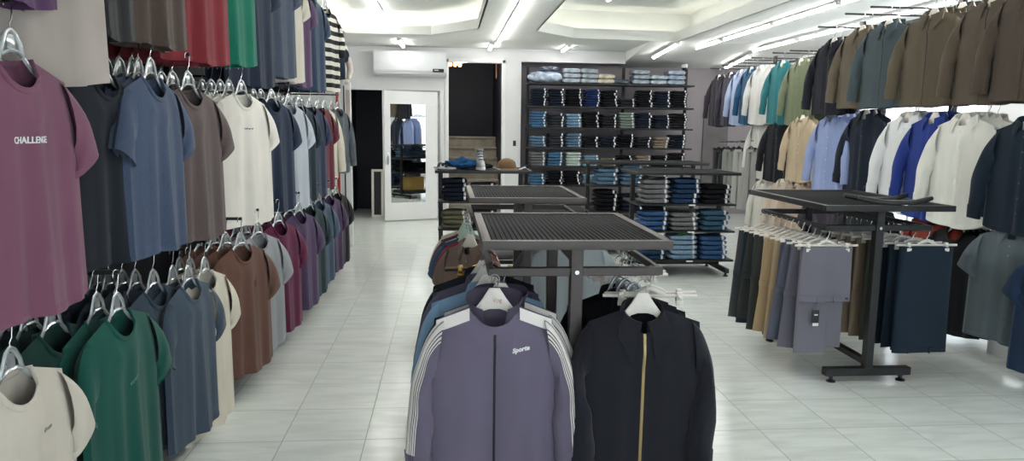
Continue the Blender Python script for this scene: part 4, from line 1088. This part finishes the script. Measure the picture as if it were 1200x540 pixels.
for i, (c, lab, sh_, sd, tg) in enumerate((('#1a2836', 'navy trousers right behind the foremost navy pair', 'second navy trousers', 5, None), ('#16222e', 'darker navy trousers third on the right rail', 'third navy trousers', 4, None), ('#3f4138', 'olive trousers with a white tag behind the navy pairs', 'olive trousers', 3, 'white'), ('#8c7a66', 'taupe trousers behind the olive pair', 'taupe trousers', 1, None), ('#94836c', 'beige taupe trousers behind the taupe pair', 'beige taupe trousers', 2, None),
                                 ('#97866f', 'stone trousers towards the far end of the right rail', 'stone trousers', 3, None), ('#22262c', 'black trousers at the far end of the right rail', 'black trousers on the right rail', 1, None))):
    hang_trousers(xt-.03-.022*i, 4.255+.085*i, c, lab, sh_, sd, tg, 3, scl=.62)
# two black hangers lying on the table top
for i, (px, py, rz) in enumerate(((1030, 235, 8), (1052, 239, -2))):
    p = at_z(px, py, 1.115)
    t = thing('clothes_hanger', ['black glossy hanger lying farther back on the right rail table', 'black glossy hanger lying nearest on the right rail table top'][i], 'hanger', (p.x, p.y, 1.113), R(rz), 'hangers lying on the table')
    bm = B(); tube(bm, [(-.22, .03, .034), (-.17, .015, .024), (-.09, -.01, .012), (0, -.02, .010), (.09, -.01, .012), (.17, .015, .024), (.22, .03, .034)], [.012, .016, .016, .017, .016, .016, .012], 10); obj('hanger_body', bm, M_BLKPLASTIC, t)
    bm = B(); tube(bm, [(-.10, -.005, .012), (0, .0, .014), (.10, -.005, .012)], .004, 6); obj('hanger_bar', bm, M_BLKPLASTIC, t)
    bm = B(); tube(bm, [(0, -.02, .004), (0, -.055, .004)]+[(.018*math.cos(R(180-k*25))+.0, -.074-.018*math.sin(R(180+k*25))*-1*.0-.018*math.sin(R(k*25)), .004) for k in range(9)], .0022, 6); obj('hook', bm, M_STEEL, t)

# ------------------------------------------------------------------ folded jeans
def folded_mesh(seed, w=.27, d=.28, h=.05):
    rd = random.Random(seed); bm = B(); rows = []
    n = 9
    def prof(k, sx):
        # closed section in y,z: two lobes at the front fold, one at the back
        a = 2*PI*k/28; c, s_ = math.cos(a), math.sin(a)
        y = -d/2*math.copysign(abs(c)**.35, c); z = h/2*math.copysign(abs(s_)**.55, s_)
        if c > .2: y += .016*math.exp(-(z/(h*.10))**2)
        return y, z
    ph = rd.uniform(0, 6)
    for i in range(n+1):
        q = -1+2*i/n; e = math.sqrt(max(0, 1-abs(q)**9))
        sh_ = .62+.38*e
        rows.append([(q*w/2+.004*math.sin(3*z*60+ph)*(1-e), y*(.96+.04*e)+.006*math.sin(2.3*q+ph), h/2+z*sh_+.003*math.sin(3*q+ph+y*9)*(1 if z > 0 else .0)) for y, z in (prof(k, q) for k in range(28))])
    V = grid(bm, rows, True); bm.faces.new(V[0][::-1]); bm.faces.new(V[-1])
    return bm
FOLD = {}
def folded(col, variant, tagged=True, w=.27, h=.05, name='folded_jeans', mat=None):
    key = (col, variant, tagged, w, h, name)
    if key in FOLD: return dup(FOLD[key])
    o = obj(name, folded_mesh(variant, w, .28, h), mat or denim(col), auto=False)
    if tagged:
        bm = B(); x = w*.36
        rows = [[(x-.011, y, z), (x+.011, y, z)] for y, z in ((-.08, h+.002), (-.125, h+.001), (-.1385, h*.78), (-.141, h*.65), (-.141, h*.35), (-.1385, h*.2))]
        grid(bm, rows); obj('size_sticker', bm, M_SIZETAG, o)
    FOLD[key] = o; return o
def stack(x, y, z, col, n, h, where, colname, grp, rz=0., seed=0, tagged=True, w=.252, cols=None, name='folded_jeans', cat='jeans', noun='folded jeans', mat=None):
    rd = random.Random(seed*31+int(x*100)+int(z*977))
    for i in range(n):
        c = cols[i % len(cols)] if cols else col
        o = folded(c, rd.randrange(4), tagged, w, .05, name, mat)
        o.location = (x+rd.uniform(-.012, .012), y+rd.uniform(-.014, .010), z+h*i); o.rotation_euler = (0, 0, rz+R(rd.uniform(-6, 6)))
        o.scale = (1, 1, h/.0535)
        tag(o, '%s %s, %s from bottom, %s' % (colname, noun, ORD[i+1], where), cat, grp)

# back wall shelves
YS = 12.16
SX0, SX1, SXM = 1.34, 4.07, 2.98
shz = [2.25, 1.872, 1.525, 1.198, .888, .570, .25]
t = thing('shelf_unit', 'black wall shelf unit full of folded jeans at the back of the shop', 'shelf', ((SX0+SX1)/2, YS+.2, 0))
org = Vector(t.location)
for x in (SX0, SXM, SX1):
    bm = B(); box(bm, Vector((x, YS+.34, 1.27))-org, (.045, .04, 2.54), .004); obj('upright', bm, M_BLACK, t)
for z in shz:
    bm = B(); box2(bm, Vector((SX0-.04, YS-.02, z-.025))-org, Vector((SX1+.04, YS+.33, z))-org, .004); obj('shelf_board', bm, M_BLACK, t)
NV, DK, BK, BL, LB, GN, KH, GY, MN = '#18202f', '#23242a', '#14151a', '#426889', '#7596ae', '#74837a', '#83796a', '#6a6b6d', '#aebfb8'
NAMES = {NV: 'navy', DK: 'charcoal', BK: 'black', BL: 'blue', LB: 'light blue', GN: 'sage green', KH: 'khaki', GY: 'grey', MN: 'pale mint', '#1d2c58': 'royal navy', '#58748d': 'mid blue', '#2c3138': 'dark grey', '#6d6a55': 'olive', '#26405f': 'indigo', '#3d6076': 'teal blue', '#3c5c86': 'bright blue', '#86a3bb': 'washed light blue', '#78797b': 'stone grey'}
shelf_rows = [  # (shelf index, [(colour, count)...])
    (1, [(NV, 7), (NV, 7), (BK, 7), ('#1d2c58', 7), (BK, 6), (DK, 3), (BK, 7), (NV, 6), (BK, 7)]),
    (2, [(BL, 6), ('#2c3138', 5), (LB, 5), (BK, 6), (DK, 5), (GN, 6), (NV, 6), (NV, 5), (BK, 6)]),
    (3, [('#58748d', 4), ('#2c3138', 5), ('#58748d', 5), (BK, 4), (NV, 4), (BK, 5), (DK, 4), (KH, 4), (NV, 5)]),
    (4, [(GY, 5), (BL, 5), (MN, 5), (LB, 4), ('#6d6a55', 3), (BK, 4), (KH, 4), (BK, 4), (BK, 5)]),
    (5, [(BL, 4), (BK, 5), (BK, 5), (LB, 4)]),
]
SHN = {1: 'second', 2: 'third', 3: 'fourth', 4: 'fifth', 5: 'sixth'}
sxs = [1.495+.298*i for i in range(9)]
for si, row in shelf_rows:
    for j, (c, n) in enumerate(row):
        gap = .288 if si == 1 else .262
        h = min(.046, gap/max(n, 1))
        stack(sxs[j], YS+.13, shz[si], c, n, h, '%s stack on the back wall %s shelf' % (ORD[j+1], SHN[si]), NAMES[c], 'folded jeans on the back shelves', seed=si*10+j)
# bagged shirts on the top board
top_items = [(2.03, '#8b96a0', 3), (2.33, '#8a949c', 3), (2.60, '#b9b19c', 2), (2.86, '#23303c', 1), (3.20, '#7d8b98', 3), (3.50, '#8b98a4', 2), (3.80, '#8797a8', 3)]
for j, (x, c, n) in enumerate(top_items):
    for i in range(n):
        o = folded(c, 5+(i+j) % 3, False, .29, .085, 'bagged_shirt', noisy('bagged '+c, c, .22, 0, .35, 14, .6, 25, (1, 1, 1), 0., Coat_Weight=.5)); o.scale = (1, 1, .95)
        o.location = (x+.01*(i % 2), YS+.13, shz[0]+.081*i)
        tag(o, '%s bagged shirt, %s from bottom of the %s top shelf pile' % ({'#b9b19c': 'cream', '#23303c': 'dark navy'}.get(c, 'grey blue'), ORD[i+1], ORD[j+2]), 'bagged shirt', 'bagged shirts on the top shelf')
def big_bag(c, z, w, h, lab, col, seed):
    rd = random.Random(seed); bm = B(); bmesh.ops.create_icosphere(bm, subdivisions=4, radius=1)
    for v in bm.verts:
        p = v.co; q = 1+.10*math.sin(5*p.x+seed)*math.cos(4*p.y)+.05*math.sin(11*p.x+7*p.z)
        v.co = Vector((w/2*math.copysign(abs(p.x)**.8, p.x)*q, .15*p.y*q, max(-h/2, h/2*math.copysign(abs(p.z)**.7, p.z)*q)))
    tag(obj('bagged_garment', bm, noisy('bag '+col, col, .22, 0, .35, 14, .7, 22, Coat_Weight=.5), loc=(c, YS+.12, z+h/2)), lab, 'bagged garment', 'bagged shirts on the top shelf')
big_bag(1.62, shz[0], .56, .20, 'large pale blue garment in a loose clear bag on the top shelf at the left', '#a3b1c2', 1)
big_bag(1.66, shz[0]+.19, .36, .08, 'dark blue bagged garment lying on the large pale blue bag', '#4d5d70', 2)

# ------------------------------------------------------------------ free standing jeans racks
def jeans_rack(label, x0, x1, y0, y1, ztop, shelves, posts_in=.02, name='jeans_rack'):
    t = thing(name, label, 'shelf rack', ((x0+x1)/2, (y0+y1)/2, 0)); ox, oy = t.location.x, t.location.y
    table_top(t, x0-ox-.03, x1-ox+.03, y0-oy-.02, y1-oy+.02, ztop, M_BLACK, .025, .03)
    for x in (x0+.025, x1-.06):
        bm = B(); bar(bm, (x-ox, (y0+y1)/2-oy, .06), (x-ox, (y0+y1)/2-oy, ztop-.03), .045, .045, .003); obj('post', bm, M_BLACK, t)
        bm = B(); bar(bm, (x-ox, y0-oy+.0, .06), (x-ox, y1-oy, .06), .045, .045, .003); f = obj('foot_bar', bm, M_BLACK, t)
        for y in (y0+.04, y1-.04):
            bm = B(); lathe(bm, [(.026, 0), (.026, .008), (.012, .014), (.012, .04)], (x-ox, y-oy, 0), 12); obj('levelling_foot', bm, M_BLKPLASTIC, f)
    for z in shelves:
        bm = B(); box2(bm, (x0-ox, y0-oy, z-.02), (x1-ox, y1-oy, z), .003); s_ = obj('shelf_board', bm, M_BLACK, t)
        bm = B(); box(bm, (.05, y0-oy-.003, z-.012), (.07, .004, .014)); lb = obj('price_strip', bm, M_TAG, s_, flat=True)
    bm = B(); bar(bm, (x0-ox+.05, (y0+y1)/2-oy, .10), (x1-ox-.08, (y0+y1)/2-oy, .10), .04, .04, .003); obj('beam', bm, M_BLACK, t)
    return t
JY0, JY1 = 7.3, 7.95
jeans_rack('black jeans rack with mesh top and three full shelves left of the trousers table', 1.93, 2.97, JY0, JY1, 1.09, [.765, .485, .18])
rows = [(.765, [('#78797b', 5, .05), ('#26405f', 5, .052), (BK, 4, .05)], 'upper'), (.485, [('#3c5c86', 4, .05), ('#78797b', 4, .047), ('#3d6076', 4, .053)], 'middle'), (.18, [('#26405f', 5, .05), ('#86a3bb', 5, .052), ('#3c5c86', 5, .05)], 'bottom')]
for z, r_, nm in rows:
    for j, (c, n, h) in enumerate(r_):
        stack(2.125+.322*j, JY0+.16, z, c, n, h, '%s stack, near rack %s shelf' % (['left', 'middle', 'right'][j], nm), NAMES[c], 'folded jeans on the near jeans rack', seed=int(z*100)+j, w=.272)
bm = B(); box(bm, (0, 0, 0), (.11, .06, .006), .002); tag(obj('green_price_card', bm, noisy('neon green card', '#3fd23a', .5), loc=(2.43, JY0+.08, .18+5*.052+.006)), 'bright green price card lying on the light blue jeans of the bottom shelf', 'price card')
o = jeans_rack('black jeans rack with mesh top standing behind the near jeans rack', 1.69, 3.10, 8.6, 9.2, 1.125, [.85, .54])
for z, r_, nm in ((.85, [('#58748d', 4, .05), ('#58748d', 5, .05), (GY, 3, .05)], 'upper'), (.54, [(BK, 5, .05), (NV, 4, .05), (BK, 4, .05)], 'lower')):
    for j, (c, n, h) in enumerate(r_):
        stack(1.90+.31*j, 8.76, z, c, n, h, '%s stack, rear rack %s shelf' % (['left', 'middle', 'right'][j], nm), NAMES[c], 'folded jeans on the rear jeans rack', seed=int(z*100)+j+50, w=.255)
bm = B(); box(bm, (0, 0, .14), (.42, .3, .28), .004); t = tag(obj('cardboard_box', bm, M_CARD, loc=(2.05, 8.85, .16)), 'yellow brown cardboard box under the rear jeans rack', 'box')
bm = B(); box(bm, (0, 0, .2815), (.05, .302, .002)); obj('packing_tape', bm, noisy('tape', '#c9a86a', .3), t, flat=True)
bm = B(); box2(bm, (1.72, 8.62, .10), (3.07, 9.18, .16), .004); tag(obj('low_board', bm, M_BLACK), 'low black board under the cardboard box', 'board')

# ------------------------------------------------------------------ display table near the stairs
t = jeans_rack('black display shelf with jeans, cap and shoes on top, before the stairs', -.10, .82, 7.35, 7.95, 1.09, [.78, .50, .2], name='display_shelf')
for j, (c, n) in enumerate(((NV, 5), ('#2c3138', 4), (GY, 3))):
    stack(.07+.30*j, 7.52, .78, c, n, .045, '%s stack, display shelf upper board' % ['left', 'middle', 'right'][j], NAMES[c], 'folded trousers on the display shelf', seed=90+j, cat='trousers', noun='folded trousers')
for j, (c, n) in enumerate((('#6d6a55', 4), ('#2c3138', 4))):
    stack(.07+.30*j, 7.52, .50, c, n, .045, '%s stack, display shelf lower board' % ['left', 'middle'][j], NAMES[c], 'folded trousers on the display shelf', seed=95+j, cat='trousers', noun='folded trousers')
o = folded('#a59a74', 3, False, .30, .05); o.location = (.30, 6.0, 0); o.rotation_euler = (0, 0, .1)
FOLD_K = o
def crumple(name, col, loc, size, lab, cat, seed, mat=None, grp=None):
    bm = B(); bmesh.ops.create_icosphere(bm, subdivisions=4, radius=1)
    for v in bm.verts:
        p = v.co.copy(); q = 1+.16*math.sin(6*p.x+seed+3*p.y)+.12*math.sin(9*p.y-seed+4*p.z)+.07*math.sin(17*p.x+9*p.z)
        v.co = Vector((size[0]/2*p.x*q, size[1]/2*p.y*q, max(0., (p.z*.5+.5)*size[2]*q-.02*size[2])))
    return tag(obj(name, bm, mat or denim(col), loc=loc, auto=False), lab, cat, grp)
crumple('jeans', '#24507e', (.16, 7.62, 1.09), (.34, .26, .10), 'crumpled blue jeans heaped on top of the display shelf', 'jeans', 2)
crumple('black_cloth', '#15171c', (.32, 7.66, 1.09), (.30, .2, .05), 'black cloth lying under the blue jeans on the display shelf', 'cloth', 5)
# shoes and cap on top
def sandal(loc, rz):
    t = thing('sandal', 'dark grey sandal with pale sole at the left end of the display shelf top', 'sandal', loc, rz)
    bm = B(); extrude_poly(bm, [(.045*math.cos(a)*(1.1 if math.sin(a) > 0 else .85), .13*math.sin(a)) for a in [2*PI*k/24 for k in range(24)]], 0, .022); obj('sole', bm, M_TAG, t)
    for y in (.05, -.04):
        bm = B(); tube(bm, [(-.046, y, .02), (-.03, y, .05), (0, y, .062), (.03, y, .05), (.046, y, .02)], .018, 8, ry=.006, up=(0, 1, 0)); obj('strap', bm, M_BLKPLASTIC, t)
sandal((-.03, 7.6, 1.09), R(60))
def sneaker(loc, rz):
    t = thing('sneaker', 'small silver grey high top shoe standing on the display shelf', 'shoe', loc, rz)
    bm = B(); rows = []
    for z, sx, y0, y1 in ((.02, .042, -.13, .11), (.05, .044, -.13, .105), (.085, .038, -.09, .10), (.12, .036, -.03, .095), (.17, .038, .0, .09), (.21, .042, -.012, .095)):
        rows.append([(sx*math.cos(2*PI*k/18), (y0+y1)/2+(y1-y0)/2*math.sin(2*PI*k/18), z) for k in range(18)])
    V = grid(bm, rows, True); obj('upper', bm, noisy('silver cloth', '#a3a9ac', .4, .4, .35, 30), t)
    bm = B(); extrude_poly(bm, [(.047*math.cos(2*PI*k/24), -.01+.127*math.sin(2*PI*k/24)) for k in range(24)], 0, .026); obj('sole', bm, M_TAG, t)
    for i in range(4):
        z = .10+.028*i; y = -.075+.02*i
        bm = B(); tube(bm, [(-.03, y+.02, z), (0, y-.006, z+.006), (.03, y+.02, z)], .004, 6); obj('lace', bm, M_BLACKTAG, t)
sneaker((.33, 7.55, 1.09), R(10))
def cap(loc, rz):
    t = thing('cap', 'brown cap with white tags lying on the right of the display shelf', 'cap', loc, rz)
    bm = B(); lathe(bm, [(.10, 0), (.10, .03), (.088, .075), (.06, .10), (.02, .112)]); obj('crown', bm, fabric('#6a5138'), t)
    bm = B(); rows = [[(r*math.cos(a)*.95, -r*math.sin(a)-(r-.1)*.5, .012-.35*(r-.1)+.012*(r > .14)) for a in [PI*.12+PI*.76*k/12 for k in range(13)]] for r in (.095, .12, .145, .17)]
    grid(bm, rows); obj('visor', bm, fabric('#5c452f'), t)
    bm = B(); box(bm, (-.13, -.09, .012), (.10, .05, .004), .001, Matrix.Rotation(.3, 3, 'Y')); h_ = obj('paper_tag', bm, M_TAG, t); h_['label'] = 'white paper tag'
    bm = B(); box(bm, (.11, -.12, .012), (.11, .04, .004), .001, Matrix.Rotation(-.3, 3, 'Y')); h_ = obj('paper_tag', bm, M_TAG, t); h_['label'] = 'white paper tag'
cap((.61, 7.6, 1.09), R(15))
bm = B()
FOLD_K.location = (.33, 7.1, .0); bpy.data.objects.remove(FOLD_K)
